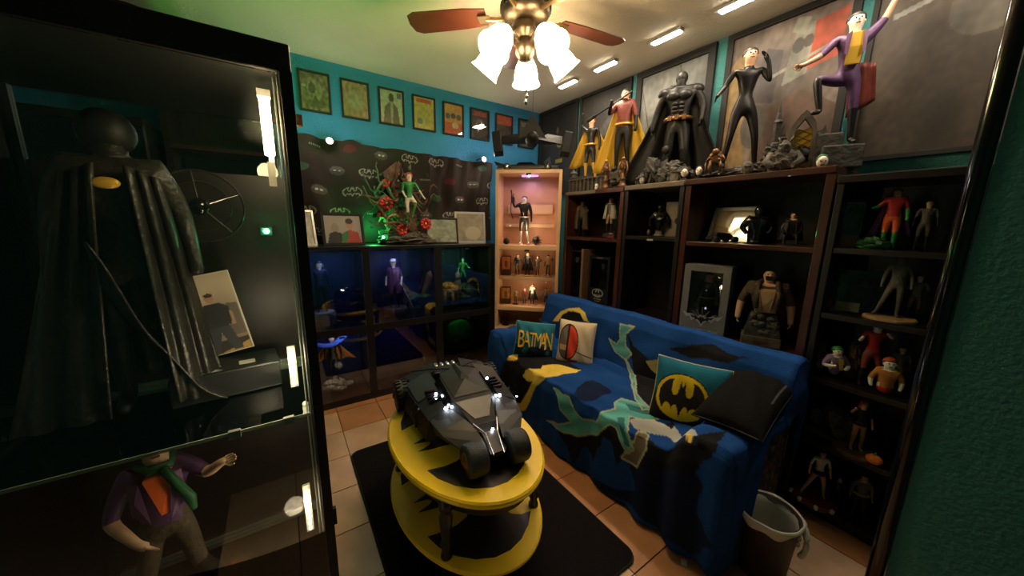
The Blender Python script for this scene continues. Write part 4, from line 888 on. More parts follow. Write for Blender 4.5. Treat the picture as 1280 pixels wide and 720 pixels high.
for k in range(26):
    d = Vector((rs.gauss(0, 1), rs.gauss(0, 1), rs.gauss(.2, 1))).normalized(); mb.tube([Vector((0, 0, .04))+d*.03, Vector((0, 0, .04))+d*.055], [.005, .0005], 5)
mb.build('ball', 'black_satin', t)
MC = [('brown_coat', 'black'), ('dark_red', 'black'), ('gunmetal', 'stone'), ('black_satin', 'silver'), ('tan', 'brown_coat'), ('navy', 'gunmetal')]
CL = [(-.19, .877, .17, 'orange_d', 'box', 'orange red boxed toy at the left of the upper open case row'), (-.09, .877, .19, 'black_satin', 'f', 'thin dark figurine behind glass, upper row of the corner shelf, left of centre'), (.0, .877, .21, 'gunmetal', 'f', 'grey winged figurine in the middle of the upper row of the corner shelf'), (.09, .877, .18, 'brown_coat', 'f', 'brown figurine right of centre, upper row of the corner shelf'), (.18, .877, .19, 'tan', 'f', 'tan figurine at the right of the upper row of the corner shelf'),
      (-.19, .617, .15, 'orange_d', 'box', 'amber boxed toy at the left of the second row of the corner shelf'), (-.10, .617, .13, 'tan', 'f', 'small tan figurine with pale legs, second row of the corner shelf'), (-.02, .617, .15, 'dark_red', 'f', 'dark red figurine in the second row of the corner shelf'), (.05, .617, .19, 'white', 'f', 'bright white and black figurine in the second row of the corner shelf'), (.17, .617, .16, 'brown_coat', 'f', 'dull brown figurine at the right of the second row'),
      (-.19, .417, .14, 'dark_red', 'f', 'dark seated figurine at the left of the lowest visible row'), (.13, .417, .09, 'white', 'f', 'little white robot-like figurine above the teal pillow')]
for x, z, h, m_, kd, lb in CL:
    p = TC @ Vector((x, .10 if kd == 'f' else .12, z))
    if kd == 'f': figure('figurine', lb, 'figurine', p, CR+random.uniform(-.3, .3), h, m_, random.choice(['black', 'gunmetal', 'stone', 'brown_coat']), 'black', 'black', 'skin', 'hair_dark' if h > .12 else None, face=False, base='tan' if h > .14 else 'black', base_r=.24, cape='black' if x in (.0, .05) else None, headk=1.2, bulk=1.2,
                         pose=dict(elL=(.17, -.03, .70), wrL=(.2, -.1, .62 if x < 0 else .82), haL=(.2, -.12, .58 if x < 0 else .86)))
    else:
        t = thing('boxed_toy', lb, 'box', p, CR); MB().box(-.038, .038, -.03, .03, 0, h).build('box', 'box_black', t); art('front_print', .07, h*.94, shapes((.5, .12, .03) if z > .8 else (.5, .2, .05), [('r', 0, 0, 1, .3, (.05, .03, .03)), ('e', .5, .6, .25, .2, (.1, .05, .03)), ('n', 5, .5)]), t, TR(0, -.0312, h*.03), 12)
# long black model car on top of the corner shelf
p = TC @ Vector((-.02, .11, HT+.031))
t = thing('model_car', 'long low black finned toy car parked on top of the corner shelf', 'model car', p, CR)
MB().hull([(-.26, -.05, .02), (.26, -.05, .02), (-.26, .05, .02), (.26, .05, .02), (-.24, -.045, .045), (.27, -.04, .035), (-.24, .045, .045), (.27, .04, .035), (-.05, -.04, .05), (-.05, .04, .05)]).build('body', 'black_satin', t, bev=.003)
MB().hull([(-.10, -.032, .045), (.08, -.032, .045), (-.07, -.022, .07), (.03, -.022, .07), (-.10, .032, .045), (.08, .032, .045), (-.07, .022, .07), (.03, .022, .07)]).build('cabin', 'black_gloss', t)
for s in (-1, 1):
    MB().hull([(-.26, s*.048, .04), (-.16, s*.048, .04), (-.28, s*.05, .075), (-.25, s*.044, .045)]).build('fin', 'black_satin', t)
    for x in (-.17, .17):
        o = MB().lathe([(.018, -.010), (.029, -.008), (.030, 0), (.029, .008), (.018, .010)], 20, TR(x, s*.048, .030, rx=pi/2)).build('wheel', 'tyre', t, True); MB().lathe([(.0, -.012), (.017, -.011), (.018, .011), (0, .012)], 12, TR(x, s*.048, .030, rx=pi/2)).build('hubcap', 'steel', o, True)
# model plane hanging in the corner
p = at(665, 176, 'y', 2.25)
t = thing('model_plane', 'dark grey model plane with scalloped wings hanging before the corner', 'model plane', p, radians(-36)); t.scale = (1.2,)*3
MB().lathe([(.002, -.17), (.02, -.13), (.038, -.04), (.045, .03), (.035, .10), (.02, .15)], 16, TR(rx=pi/2) ).build('fuselage', 'black_matte', t, True)
MB().hull([(-.09, -.02, .01), (.09, -.02, .01), (-.035, -.01, .055), (.035, -.01, .055), (0, .0, .165), (0, .02, .16), (-.08, .05, .01), (.08, .05, .01)]).build('tail_fin', 'black_matte', t)
for s in (-1, 1):
    MB().hull([(s*.03, -.05, .0), (s*.03, .09, .0), (s*.20, .0, -.02), (s*.20, .10, .0), (s*.20, .05, .04), (s*.10, .03, .05), (s*.03, .02, .02)]).build('wing', 'black_matte', t)
    MB(TR(s*.20, .03, .01, ry=s*.12)).prism([(0, -.07), (s*.055, -.06), (s*.065, .08), (0, .09)], -.085, .045).build('wing_tip', 'black_matte', t, bev=.006)
MB().tube([(0, 0, .05), (0, 0, (ZC-p.z-.001)/1.2)], .0012, 5).build('string', 'black', t)
# ---------------------------------------------------------------- posters on the right wall
def poster(label, y0, y1, z0, z1, fm, bg, L, nx=70, fw=.022, gl=True):
    w_, h_ = y0-y1, z1-z0; t = thing('poster_frame', label, 'poster', (XR-.001, (y0+y1)/2, z0), -pi/2)
    MB().box(-w_/2, -w_/2+fw, -.022, 0, 0, h_).box(w_/2-fw, w_/2, -.022, 0, 0, h_).box(-w_/2+fw, w_/2-fw, -.022, 0, 0, fw).box(-w_/2+fw, w_/2-fw, -.022, 0, h_-fw, h_).build('frame', fm, t, bev=.001)
    art('picture', w_-2*fw, h_-2*fw, (lambda f_: lambda x, y: [q_*.40 for q_ in f_(x, y)])(shapes(bg, L)), t, TR(0, -.008, fw), nx, 'print')
    if False: MB().box(-w_/2+fw*.8, w_/2-fw*.8, -.013, -.0115, fw*.8, h_-fw*.8).build('glazing', 'plastic', t)
    return t
poster('black poster in the corner with a blue grey outfit, small oval badge and yellow belt', 2.93, 2.385, 1.62, 2.43, 'frame_black', (.022, .020, .022), [('p', [(.2, 0), (.22, .45), (.35, .62), (.62, .62), (.85, .45), (.9, 0)], (.03, .035, .05)), ('p', [(.25, 0), (.4, .36), (.7, .36), (.8, 0)], (.012, .018, .05)), ('p', [(.1, .1), (.12, .42), (.3, .46), (.38, .28)], (.16, .16, .17)), ('r', .46, .36, .66, .41, (.6, .5, .08)), ('e', .56, .58, .07, .035, (.45, .42, .1)), ('e', .56, .58, .045, .018, (.03, .03, .03)), ('e', .5, .75, .03, .04, (.25, .14, .13)), ('n', 5, .4)])
poster('near black poster behind the two yellow caped figurines', 2.355, 1.82, 1.62, 2.43, 'frame_black', (.035, .028, .024), [('r', 0, 0, 1, .18, (.05, .05, .04)), ('e', .55, .45, .4, .3, (.06, .045, .04)), ('p', [(.2, .5), (.6, .72), (.95, .66), (.6, .56)], (.12, .12, .11)), ('n', 6, .6), ('n', 20, .6, 3)])
poster('black framed poster of a pale cloudy sky with bridge cables behind the big caped statue', 1.775, 1.215, 1.62, 2.43, 'frame_black', (.30, .32, .31), [('n', 2.5, .7), ('e', .25, .75, .35, .25, (.42, .43, .41)), ('n', 3.5, .4, 3), ('p', [(.9, .70), (.91, .72), (.45, .2), (.43, .2)], (.05, .05, .05)), ('p', [(.96, .72), (.975, .72), (.72, .1), (.70, .1)], (.05, .05, .05)), ('p', [(.0, .38), (1, .52), (1, .54), (.0, .4)], (.09, .09, .09)), ('p', [(0, 0), (0, .14), (.4, .25), (.8, .2), (1, .3), (1, 0)], (.05, .055, .07)), ('p', [(.0, .9), (.012, .9), (.30, .2), (.28, .2)], (.12, .12, .13)), ('p', [(.60, 1), (.615, 1), (.86, .1), (.84, .1)], (.12, .12, .13)), ('e', .78, .28, .2, .1, (.14, .15, .17)), ('n', 18, .35, 5)], 110, .045)
poster('large colourful poster with grey smoke and a red patch behind the catsuit figurine', 1.15, .575, 1.645, 2.43, 'frame_black', (.26, .20, .17), [('n', 2.5, .7), ('p', [(0, 0), (0, .8), (.12, .9), (.2, .4), (.25, 0)], (.45, .28, .10)), ('p', [(.2, .5), (.35, .85), (.5, .8), (.45, .45)], (.12, .10, .11)), ('p', [(.52, .55), (.6, .95), (.75, .92), (.72, .6)], (.40, .40, .33)), ('p', [(.72, .62), (.74, .92), (.98, .95), (.96, .66)], (.62, .10, .04)), ('p', [(.3, .0), (.35, .4), (.7, .5), (1, .35), (1, 0)], (.20, .11, .08)), ('e', .30, .30, .12, .16, (.16, .14, .12)), ('p', [(.55, .9), (.58, .99), (.7, .96), (.66, .86)], (.5, .5, .42)), ('e', .62, .80, .05, .05, (.12, .1, .09)), ('e', .7, .81, .04, .04, (.12, .1, .09)), ('p', [(.4, .62), (.9, .74), (.9, .76), (.4, .645)], (.5, .46, .4)), ('n', 6, .55, 2), ('n', 20, .4, 7)], 120, .032)
poster('dull brown poster at the far right behind the raised arm of the purple figurine', .535, -.02, 1.64, 2.43, 'frame_black', (.10, .07, .05), [('n', 3, .8), ('p', [(.1, .75), (.9, .9), (.9, .93), (.1, .78)], (.4, .4, .38)), ('e', .6, .7, .2, .15, (.16, .14, .11)), ('n', 7, .5, 2), ('n', 22, .4, 9)], 90, .02)

# ---------------------------------------------------------------- shelf units along the right wall
XF, XB = 1.95, 2.29
def unit(label, ya, yb, zt, m, shelves, z0=.70, inner='mahogany_dark', top=None, tk=.034, xf=XF):
    t = thing('shelf_unit', label, 'shelf unit', (0, 0, 0)); lo, hi = min(ya, yb), max(ya, yb)
    MB().box(xf, XB, lo, lo+tk, .0, zt-.03).build('side_board', m, t, bev=.003); MB().box(xf, XB, hi-tk, hi, .0, zt-.03).build('side_board', m, t, bev=.003)
    MB().box(xf-.012, XB, lo, hi, zt-.03, zt).build('top_board', top or m, t, bev=.004)
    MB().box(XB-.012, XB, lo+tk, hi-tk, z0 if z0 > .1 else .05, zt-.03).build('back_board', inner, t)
    for z in shelves: MB().box(xf+.004, XB-.012, lo+tk, hi-tk, z-.024, z).build('shelf_board', m, t, bev=.002)
    if z0 > .1:
        MB().box(xf-.004, XB-.012, lo+tk, hi-tk, z0-.02, z0+.02).build('shelf_board', m, t, bev=.003)
        y_ = (lo+hi)/2
        for a, b2 in ((lo+tk, y_-.002), (y_+.002, hi-tk)):
            d = MB().box(xf, xf+.018, a, b2, .06, z0-.024).build('door', m, t, bev=.002); MB().ball((xf-.008, (b2-.03 if b2 < y_+.001 else a+.03), z0-.1), .009, 8, 6).build('knob', 'brass', d, True)
    MB().box(xf+.02, XB-.01, lo+tk, hi-tk, 0, .05).build('plinth', inner, t); return t
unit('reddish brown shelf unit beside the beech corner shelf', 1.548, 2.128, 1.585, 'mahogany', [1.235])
unit('black shelf unit with a pale worn top edge, mostly empty, between the reddish ones', 1.128, 1.540, 1.590, 'espresso', [1.262], top='grey_edge', inner='espresso', tk=.028)
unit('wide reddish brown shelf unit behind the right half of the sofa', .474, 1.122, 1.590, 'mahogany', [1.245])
unit('dark floor-standing shelf unit at the right end with five rows of figurines', -.12, .466, 1.545, 'espresso', [1.25, .965, .665, .365], z0=.0, inner='espresso', tk=.024)
MB_ = MB().box(XF-.016, XF-.010, 1.80, 2.10, 1.562, 1.584).build('price_rail', 'grey_edge'); tag(MB_, 'pale worn strip on the top edge of the first reddish shelf unit', 'strip')

ZT = 1.591
def fp(px, pyf, pyt, x, z): a = at(px, pyf, 'x', x); return (x, a.y, z), at(px, pyt, 'x', x).z-z
FR = radians(-66)
# statues on top
# model fortress
p, _ = fp(722, 225, 205, 2.10, 1.586)
t = thing('model_fortress', 'grey model building with columns on top of the first reddish shelf unit', 'model building', (2.10, 1.98, 1.586), -pi/2)
MB().box(-.20, .16, -.06, .06, 0, .10).box(-.20, .0, -.065, .065, .10, .125).build('walls', 'stone_dark', t, bev=.002)
for k in range(9): MB().box(-.195+k*.042, -.18+k*.042, -.075, -.058, 0, .10).build('column', 'stone', t)
MB().box(-.205, .165, -.078, .065, .098, .108).build('cornice', 'stone', t); MB().lathe([(.03, 0), (.03, .16), (.036, .165), (.0, .2)], 12, TR(-.22, 0, 0)).build('turret', 'stone_dark', t)
for k in range(3): MB().lathe([(0, 0), (.008, 0), (.008, .004), (0, .004)], 10, TR(.03+.035*k, -.0605, .06, rx=pi/2)).build('porthole', 'black', t)
# caped woman
p, h = fp(737, 205, 148, 2.16, ZT+.10)
figure('figurine', 'small black suited woman figurine with an amber cape, leftmost on the shelf tops', 'figurine', p, FR, h+.02, 'black_satin', 'black_satin', 'gold', 'black', 'skin', 'hair_red', female=True, cape='gold_yellow', cape_span=1.9, cape_len=.72, belt='gold', bulk=1.05, pose=dict(elR=(-.17, 0, .86), wrR=(-.14, -.03, 1.0), haR=(-.14, -.03, 1.04), anL=(.11, .01, .045), toL=(.13, -.06, .016)))
t = thing('ledge_base', 'dark stepped block under the small amber caped woman figurine', 'base', (2.16, p[1], ZT)); MB().box(-.08, .08, -.10, .10, 0, .06).box(-.07, .07, -.085, .085, .06, .098).build('block', 'stone_dark', t, bev=.003)
# red vest man
p, h = fp(777, 192, 113, 2.12, ZT+.13)
figure('figurine', 'man figurine in a red vest with a long bright yellow cape on rubble', 'figurine', p, FR, h+.02, 'dark_red', 'armour', 'black', 'black', 'skin', 'hair_dark', cape='gold_yellow', cape_span=1.9, cape_len=.95, belt='gold', bulk=1.15, pose=dict(elR=(-.18, -.05, .68), wrR=(-.13, -.13, .78), haR=(-.12, -.15, .82), anL=(.09, .01, .045), toL=(.11, -.06, .016)))
t = thing('staff', 'dark staff held across the body of the yellow caped man figurine', 'staff', (p[0], p[1], p[2]), FR); MB().tube([(-.23, -.07, h*.66), (.06, -.06, h*.92)], .006, 8).tube([(-.25, -.07, h*.64), (-.19, -.07, h*.70)], .013, 8).build('rod', 'gunmetal', t)
t = thing('rubble_base', 'dark rubble mound under the yellow caped man figurine', 'rock', (2.12, p[1], ZT)); rock('rock', 'stone_dark', t, (0, 0, .065), (.09, .11, .075), 8)
# bronze columns pair in front
for k, (px, lb) in enumerate(((757, 'brown gothic figure column, left of a pair in front of the yellow cape'), (778, 'brown gothic figure column, right of a pair in front of the yellow cape'))):
    a = at(px, 230, 'x', 2.0); t = thing('gothic_column', lb, 'figurine', (2.0, a.y, ZT), FR)
    MB().lathe([(.030, 0), (.030, .015), (.022, .02), (.018, .05), (.024, .055), (.016, .06), (.014, .11), (.022, .12), (.024, .13), (0, .135)], 12).build('column', 'bronze', t, True)
    rock('figure', 'bronze', t, (0, -.012, .15), (.02, .018, .035), 11+k, .35, 14, 10); MB().ball((0, -.014, .185), .014, 10, 8).build('head', 'bronze', t, True)
    for s in (-1, 1): MB().tube([(s*.018, -.01, .17), (s*.032, -.015, .12), (s*.022, -.02, .07)], .006, 6).build('arm', 'bronze', t, True)
a = at(768, 225, 'x', 2.03); t = thing('arch_block', 'small grey arch block between the two gothic columns', 'base', (2.05, a.y, ZT), -pi/2)
MB().prism([(-.06, 0), (-.06, .11), (.06, .11), (.06, 0), (.03, 0), (.03, .05), (.015, .07), (-.015, .07), (-.03, .05), (-.03, 0)], -.02, .02, TR(rx=pi/2)).build('arch', 'stone', t)
a = at(745, 235, 'x', 1.97); t = thing('skull', 'tiny pale skull at the edge of the shelf top before the fortress', 'skull', (1.975, a.y, ZT), FR); MB().ball((0, 0, .022), (.014, .016, .018), 12, 8).hull([(-.008, -.014, .001), (.008, -.014, .001), (-.008, 0, .001), (.008, 0, .001), (-.009, -.012, .014), (.009, -.012, .014)]).build('cranium', 'paper', t); MB().ball((-.006, -.014, .022), .004, 6, 4).ball((.006, -.014, .022), .004, 6, 4).build('eye_socket', 'black', t)
# giant caped statue
p, h = fp(842, 205, 88, 2.13, ZT+.02)
t, J, T = figure('statue', 'biggest statue, broad man in dark armour with a sweeping black cape and bronze belt', 'statue', p, FR, h, 'armour', 'armour', 'black', 'black', 'armour', None, bulk=1.34, headk=.92, face=False, fingers=True, curl=.9,
       pose=dict(shL=(.125, 0, .80), shR=(-.125, 0, .80), elL=(.20, .0, .66), wrL=(.20, -.05, .53), haL=(.195, -.07, .49), elR=(-.19, .01, .64), wrR=(-.215, -.02, .50), haR=(-.215, -.03, .455), knL=(.08, -.04, .275), anL=(.10, .01, .045), toL=(.12, -.07, .016), anR=(-.11, .03, .045), toR=(-.13, -.05, .016)))
hd = J['head']; MB(T).ball((hd.x, hd.y+.006, hd.z+.008), (.052, .052, .056), 14, 10).build('helmet', 'armour', t, True)
MB(T).lathe([(.088, .0), (.112, .004), (.112, .03), (.088, .034)], 20, Matrix.Translation((0, 0, .535)) @ Matrix.Diagonal((1.1, .85, 1, 1))).build('belt', 'bronze', t, True)
for s in (-1, 0, 1): MB(T).box(s*.06-.016, s*.06+.016, -.115+abs(s)*.018, -.092+abs(s)*.018, .53, .572).build('belt_pouch', 'bronze', t)
for s in (-1, 1):
    MB(T).ball((s*.135, 0, .79), (.058, .052, .045), 12, 8).build('shoulder_plate', 'armour', t, True); MB(T).ball((s*.05, -.058, .745), (.058, .034, .04), 12, 8).build('chest_plate', 'armour', t, True)
    for q in range(3): MB(T).ball((s*.028, -.066, .675-.034*q), (.026, .016, .016), 10, 6).build('abdomen_plate', 'armour', t, True)
    MB(T).ball((s*(.07 if s > 0 else .075), -.045, .29), (.036, .03, .04), 10, 8).build('knee_plate', 'armour', t, True)
MB(T).grid(lambda u, v: ((u-.5)*(.26+.75*v**1.3)-.03*v, .05+.06*v-.09*(abs(u-.5)*2)**2*(1-.2*v)+.03*sin(u*22)*v, .825-.82*v-.02*sin(u*9)*v), 40, 14).build('cape', 'black', t, True, solid=.004)
a = at(845, 215, 'x', 2.06)
t = thing('gargoyle_base', 'tangled grey gargoyle and stonework mass at the feet of the biggest statue', 'statue', (2.025, a.y+.02, ZT), -pi/2)
for k, (x, y, z, rx_, rz_) in enumerate(((-.16, 0, .05, .05, .05), (-.11, -.02, .09, .045, .07), (-.05, 0, .05, .06, .05), (.03, .01, .05, .07, .05), (.10, 0, .04, .05, .04), (-.20, .0, .03, .035, .03), (.0, .03, .09, .08, .04))): rock('rock' if k > 1 else 'gargoyle', 'stone_dark', t, (x, y, z), (rx_, .045, rz_), 20+k, .45, 18, 12)
for s in (-1, 1): MB().hull([(-.11+s*.02, 0, .12), (-.11+s*.07, .03, .16), (-.11+s*.08, .02, .08), (-.11+s*.03, .01, .07), (-.11+s*.05, .03, .12)]).build('wing', 'stone_dark', t)
MB().lathe([(.03, 0), (.028, .05), (.034, .055), (.034, .062), (0, .062)], 12, TR(.06, -.03, 0)).build('pillar', 'stone', t)
for px, lb, hr in ((856, 'left one of two small pale faced, dark haired busts below the big statue', 'hair_dark'), (874, 'right one of two small pale faced, dark haired busts below the big statue', 'black')):
    a = at(px, 215, 'x', 1.985); t = thing('bust', lb, 'bust', (1.985, a.y, ZT), FR)
    MB().lathe([(.022, 0), (.024, .006), (.012, .012), (.010, .022), (.0, .024)], 14).build('neck', hr, t, True)
    MB().ball((0, -.002, .045), (.018, .019, .025), 14, 10).tube([(0, -.02, .05), (0, -.024, .043)], [.002, .004], 6).build('face', 'skin_pale', t, True)
    MB().ball((0, .005, .052), (.022, .020, .025), 12, 8).box(-.021, -.015, -.006, .01, .02, .05).box(.015, .021, -.006, .01, .02, .05).build('hair', hr, t, True)
    MB().ball((-.007, -.019, .05), .0025, 6, 4).ball((.007, -.019, .05), .0025, 6, 4).build('eye', 'black', t)
a = at(803, 228, 'x', 1.985); t = thing('bust', 'tiny tilted pale and black head left of the gargoyle mass', 'bust', (1.985, a.y, ZT), FR, rx=.3); MB().ball((0, 0, .028), (.018, .018, .024), 12, 8).build('face', 'white_dark', t, True); MB().ball((0, .006, .034), (.020, .018, .024), 12, 8).build('hood', 'black', t, True)
# bronze figure on a dish
a = at(893, 215, 'x', 2.0); t = thing('bronze_figure', 'bronze crouching figure with two posts on a black dish at the shelf edge', 'figurine', (2.0, a.y, ZT), FR)
MB().lathe([(.0, 0), (.03, .0), (.065, .012), (.066, .016), (.0, .014)], 24).build('dish', 'black_gloss', t, True)
rock('figure', 'bronze', t, (0, 0, .105), (.034, .024, .032), 31, .35, 16, 12); MB().ball((-.004, -.02, .135), .018, 12, 8).build('head', 'bronze', t, True)
for s in (-1, 1):
    MB().tube([(s*.018, -.005, .10), (s*.028, -.02, .055), (s*.014, -.01, .016)], [.010, .008, .006], 8).build('leg', 'bronze', t, True); MB().tube([(s*.045, 0, .014), (s*.045, 0, .085)], .004, 6).build('post', 'bronze', t, True); MB().tube([(s*.026, 0, .12), (s*.043, -.01, .09)], .006, 6).build('arm', 'bronze', t, True)
# catsuit woman
p, h = fp(925, 172, 66, 2.12, ZT+.045)
t, J, T = figure('figurine', 'tall slim woman figurine in a glossy black catsuit, one hand by her head', 'figurine', p, radians(-50), h+.03, 'latex', 'latex', 'latex', 'latex', 'skin', 'hair_dark', female=True, bulk=.98, fingers=True,
       pose=dict(pelvis=(.0, 0, .52), elL=(.15, -.04, .68), wrL=(.115, -.06, .82), haL=(.085, -.06, .87), elR=(-.16, .0, .68), wrR=(-.22, -.05, .60), haR=(-.235, -.07, .58), hiL=(.055, 0, .49), knL=(.10, -.02, .28), anL=(.14, .02, .05), toL=(.15, -.05, .02), knR=(-.085, -.03, .28), anR=(-.11, 0, .05), toR=(-.12, -.07, .02)))
a = T @ Vector((-.235, -.07, .58)); t = thing('whip', 'thin black whip arching from the hand of the catsuit figurine', 'whip', a, FR)
MB().tube([(.02, 0, -.015), (-.04, 0, .03), (-.055, 0, .035)], .004, 6).tube([(-.03, 0, .025), (.0, 0, .09), (.05, 0, .11), (.10, 0, .08), (.14, .01, .01)], .0018, 5).build('lash', 'black', t, True)
a = at(930, 200, 'x', 2.10); t = thing('rock_base', 'dark rubble mound under the catsuit figurine', 'rock', (2.12, p[1], ZT)); rock('rock', 'stone_dark', t, (0, 0, .02), (.10, .12, .04), 33)
a = at(935, 205, 'x', 2.0); t = thing('skull', 'grey horned skull head under the catsuit figurine', 'skull', (2.0, a.y, ZT), FR); rock('cranium', 'stone', t, (0, 0, .035), (.025, .026, .033), 35, .12, 16, 12); MB().ball((-.009, -.022, .04), .006, 8, 5).ball((.009, -.022, .04), .006, 8, 5).build('eye_socket', 'black', t)
# gothic window ruin
a = at(985, 190, 'x', 2.12); GY = a.y
t = thing('gothic_ruin', 'grey gothic window ruin with a lattice of amber panes under the purple figurine', 'model building', (2.06, at(1000, 190, 'x', 2.06).y, ZT), radians(-72))
ar = [(-.05, 0), (-.05, .17), (-.042, .21), (-.02, .25), (0, .27), (.02, .25), (.042, .21), (.05, .17), (.05, 0)]
ai = [(.034, 0), (.034, .16), (.026, .195), (0, .235), (-.026, .195), (-.034, .16), (-.034, 0)]
MB().prism(ar+ai, -.02, .02, TR(rx=pi/2)).build('arch', 'stone', t); MB().box(-.034, .034, -.004, .004, 0, .19).build('pane', 'gold', t)
for k in range(6): MB().tube([(-.034, -.008, .01+.03*k), (.034, -.008, .05+.03*k)], .0018, 5).tube([(.034, -.008, .01+.03*k), (-.034, -.008, .05+.03*k)], .0018, 5).build('lattice', 'stone_dark', t)
for x, hh in ((-.10, .33), (-.075, .22), (.075, .20), (.10, .16)): MB().lathe([(.016, 0), (.016, hh*.7), (.02, hh*.72), (.012, hh*.76), (.002, hh)], 10, TR(x, .01, 0)).build('spire', 'stone_dark', t)
for k in range(7): rock('rubble', 'stone_dark', t, (random.uniform(-.13, .14), random.uniform(-.01, .05), random.uniform(.03, .15)), (.035, .03, .035), 40+k, .45, 12, 9)
MB().box(.05, .14, -.03, .05, .0, .155).build('ledge', 'stone_dark', t, bev=.006)
a = at(975, 205, 'x', 2.0); t = thing('beast_bust', 'grey hulking beast figure crouching before the gothic window', 'bust', (2.02, a.y, ZT), FR)
rock('torso', 'stone', t, (0, 0, .05), (.055, .045, .055), 51, .25, 22, 14); rock('head', 'stone', t, (0, -.02, .11), (.026, .026, .03), 52, .2, 14, 10)
for s in (-1, 1): MB().tube([(s*.045, 0, .085), (s*.065, -.02, .05), (s*.04, -.045, .02)], [.018, .018, .014], 8).build('arm', 'stone', t, True); MB().tube([(s*.015, -.02, .13), (s*.028, -.01, .16)], [.006, .002], 6).build('horn', 'stone', t, True)
a = at(1028, 198, 'x', 2.0); t = thing('head_bust', 'small pale grinning face head lying on the shelf edge below the purple figurine', 'bust', (2.0, a.y, ZT), FR, rx=.25); MB().ball((0, 0, .026), (.020, .022, .026), 12, 8).build('face', 'skin_pale', t, True); MB().ball((0, .008, .034), (.022, .02, .024), 12, 8).build('hair', 'dark_green', t, True); MB().ball((-.008, -.02, .032), .003, 6, 4).ball((.008, -.02, .032), .003, 6, 4).tube([(-.008, -.02, .016), (.008, -.02, .016)], .002, 5).build('features', 'black', t)
# purple suit statue
p, h = fp(1047, 158, 24, 2.10, ZT+.10)
t, J, T = figure('figurine', 'tall figurine in a purple suit and yellow waistcoat, one foot raised on a ledge', 'figurine', p, radians(-62), h+.02, 'purple', 'purple', 'black_satin', 'skin', 'skin_pale', 'hair_dark', fingers=True, bulk=1.0,
       pose=dict(knR=(-.20, -.10, .50), hiR=(-.05, 0, .49), anR=(-.15, -.10, .25), toR=(-.21, -.15, .24), elR=(-.19, -.04, .68), wrR=(-.29, -.09, .62), haR=(-.33, -.10, .61), elL=(.16, 0, .88), wrL=(.20, -.02, 1.02), haL=(.20, -.02, 1.06), shL=(.10, 0, .80), anL=(.09, .01, .045), toL=(.10, -.07, .016), knL=(.07, -.01, .275)))
MB(T).hull([(-.035, -.078, .80), (.035, -.078, .80), (-.05, -.082, .70), (.05, -.082, .70), (-.045, -.07, .58), (.045, -.07, .58), (-.04, -.05, .58), (.04, -.05, .58), (-.03, -.05, .8), (.03, -.05, .8)]).build('waistcoat', 'gold_yellow', t, bev=.003)
for s in (-1, 1): MB(T).hull([(s*.03, -.085, .81), (s*.06, -.078, .79), (s*.06, -.088, .66), (s*.04, -.092, .64), (s*.05, -.07, .72)]).build('lapel', 'mauve', t)
MB(T).grid(lambda u, v: (.02+.16*u+.05*v, .07+.05*v+.02*sin(u*9), .62-.38*v*(1-.3*u)), 10, 8).build('coat_tail', 'dark_red', t, True, solid=.004)
t = thing('ledge_base', 'dark stone ledge carrying the feet of the purple suited figurine', 'base', (2.10, p[1], ZT), radians(-62)); MB().box(-.05, .09, -.06, .06, 0, .098).build('block', 'stone_dark', t, bev=.006)

# ---------------------------------------------------------------- contents of the right shelves
def onsh(px, x, z, pyr=300): return (x, at(px, pyr, 'x', x).y, z+.001)
figure('figurine', 'figurine in a long open grey brown coat, top left bay of the first reddish unit', 'figurine', onsh(727, 2.08, 1.235, 275), radians(-58), .30, 'brown_coat', 'black', 'black', 'stone', 'skin', 'hair_brown', coat=('brown_coat', .34), bulk=1.35, pose=dict(elL=(.17, -.04, .68), wrL=(.20, -.12, .70), haL=(.20, -.15, .71)))
figure('figurine', 'pale maned figurine in a light shaggy coat, top right of the first reddish unit', 'figurine', onsh(762, 2.06, 1.235, 275), radians(-70), .27, 'stone', 'tan', 'black', 'white_dark', 'skin', 'tan', hair_style='long', coat=('white_dark', .12), bulk=1.2, base='box_black', base_r=.17, base_h=.12)
t = thing('name_plate', 'small black plate with red capital letters under the pale maned figurine', 'sign', onsh(764, 1.975, 1.235, 290), -pi/2); MB().box(-.035, .035, -.003, .003, 0, .045).build('plate', 'box_black', t); text_mesh('lettering', 'BEAST', .021, 'red', t, TR(0, -.0035, .005)); text_mesh('lettering', 'MAN', .014, 'white_dark', t, TR(0, -.0035, .028))
def window_box(label, loc, rz, w_, h_, d, m, fr=.012, low=.0, inner='black'):
    t = thing('toy_box', label, 'box', loc, rz)
    MB().box(-w_/2, w_/2, d/2-.002, d/2, 0, h_).box(-w_/2, -w_/2+.002, -d/2, d/2, 0, h_).box(w_/2-.002, w_/2, -d/2, d/2, 0, h_).box(-w_/2, w_/2, -d/2, d/2, 0, .002).box(-w_/2, w_/2, -d/2, d/2, h_-.002, h_).build('box', m, t)
    MB().box(-w_/2, -w_/2+fr, -d/2-.001, -d/2+.001, 0, h_).box(w_/2-fr, w_/2, -d/2-.001, -d/2+.001, 0, h_).box(-w_/2+fr, w_/2-fr, -d/2-.001, -d/2+.001, 0, max(fr, low)).box(-w_/2+fr, w_/2-fr, -d/2-.001, -d/2+.001, h_-fr, h_).build('front_panel', m, t)
    MB().box(-w_/2+fr*.5, w_/2-fr*.5, -d/2+.001, -d/2+.002, max(fr, low)*.9, h_-fr*.5).build('window', 'plastic', t); return t
q = onsh(721, 2.08, .72, 345)
window_box('black window box with a caped figure, lower left bay of the first reddish unit', q, radians(-80), .20, .40, .12, 'box_black')
figure('figurine', 'dark cloaked figurine inside the black window box by the brown divider', 'figurine', (q[0], q[1], q[2]+.005), radians(-70), .36, 'gunmetal', 'black', 'black', 'black', 'skin_pale', 'hair_dark', cape='gunmetal', cape_len=.9, coat=('black_satin', .3))
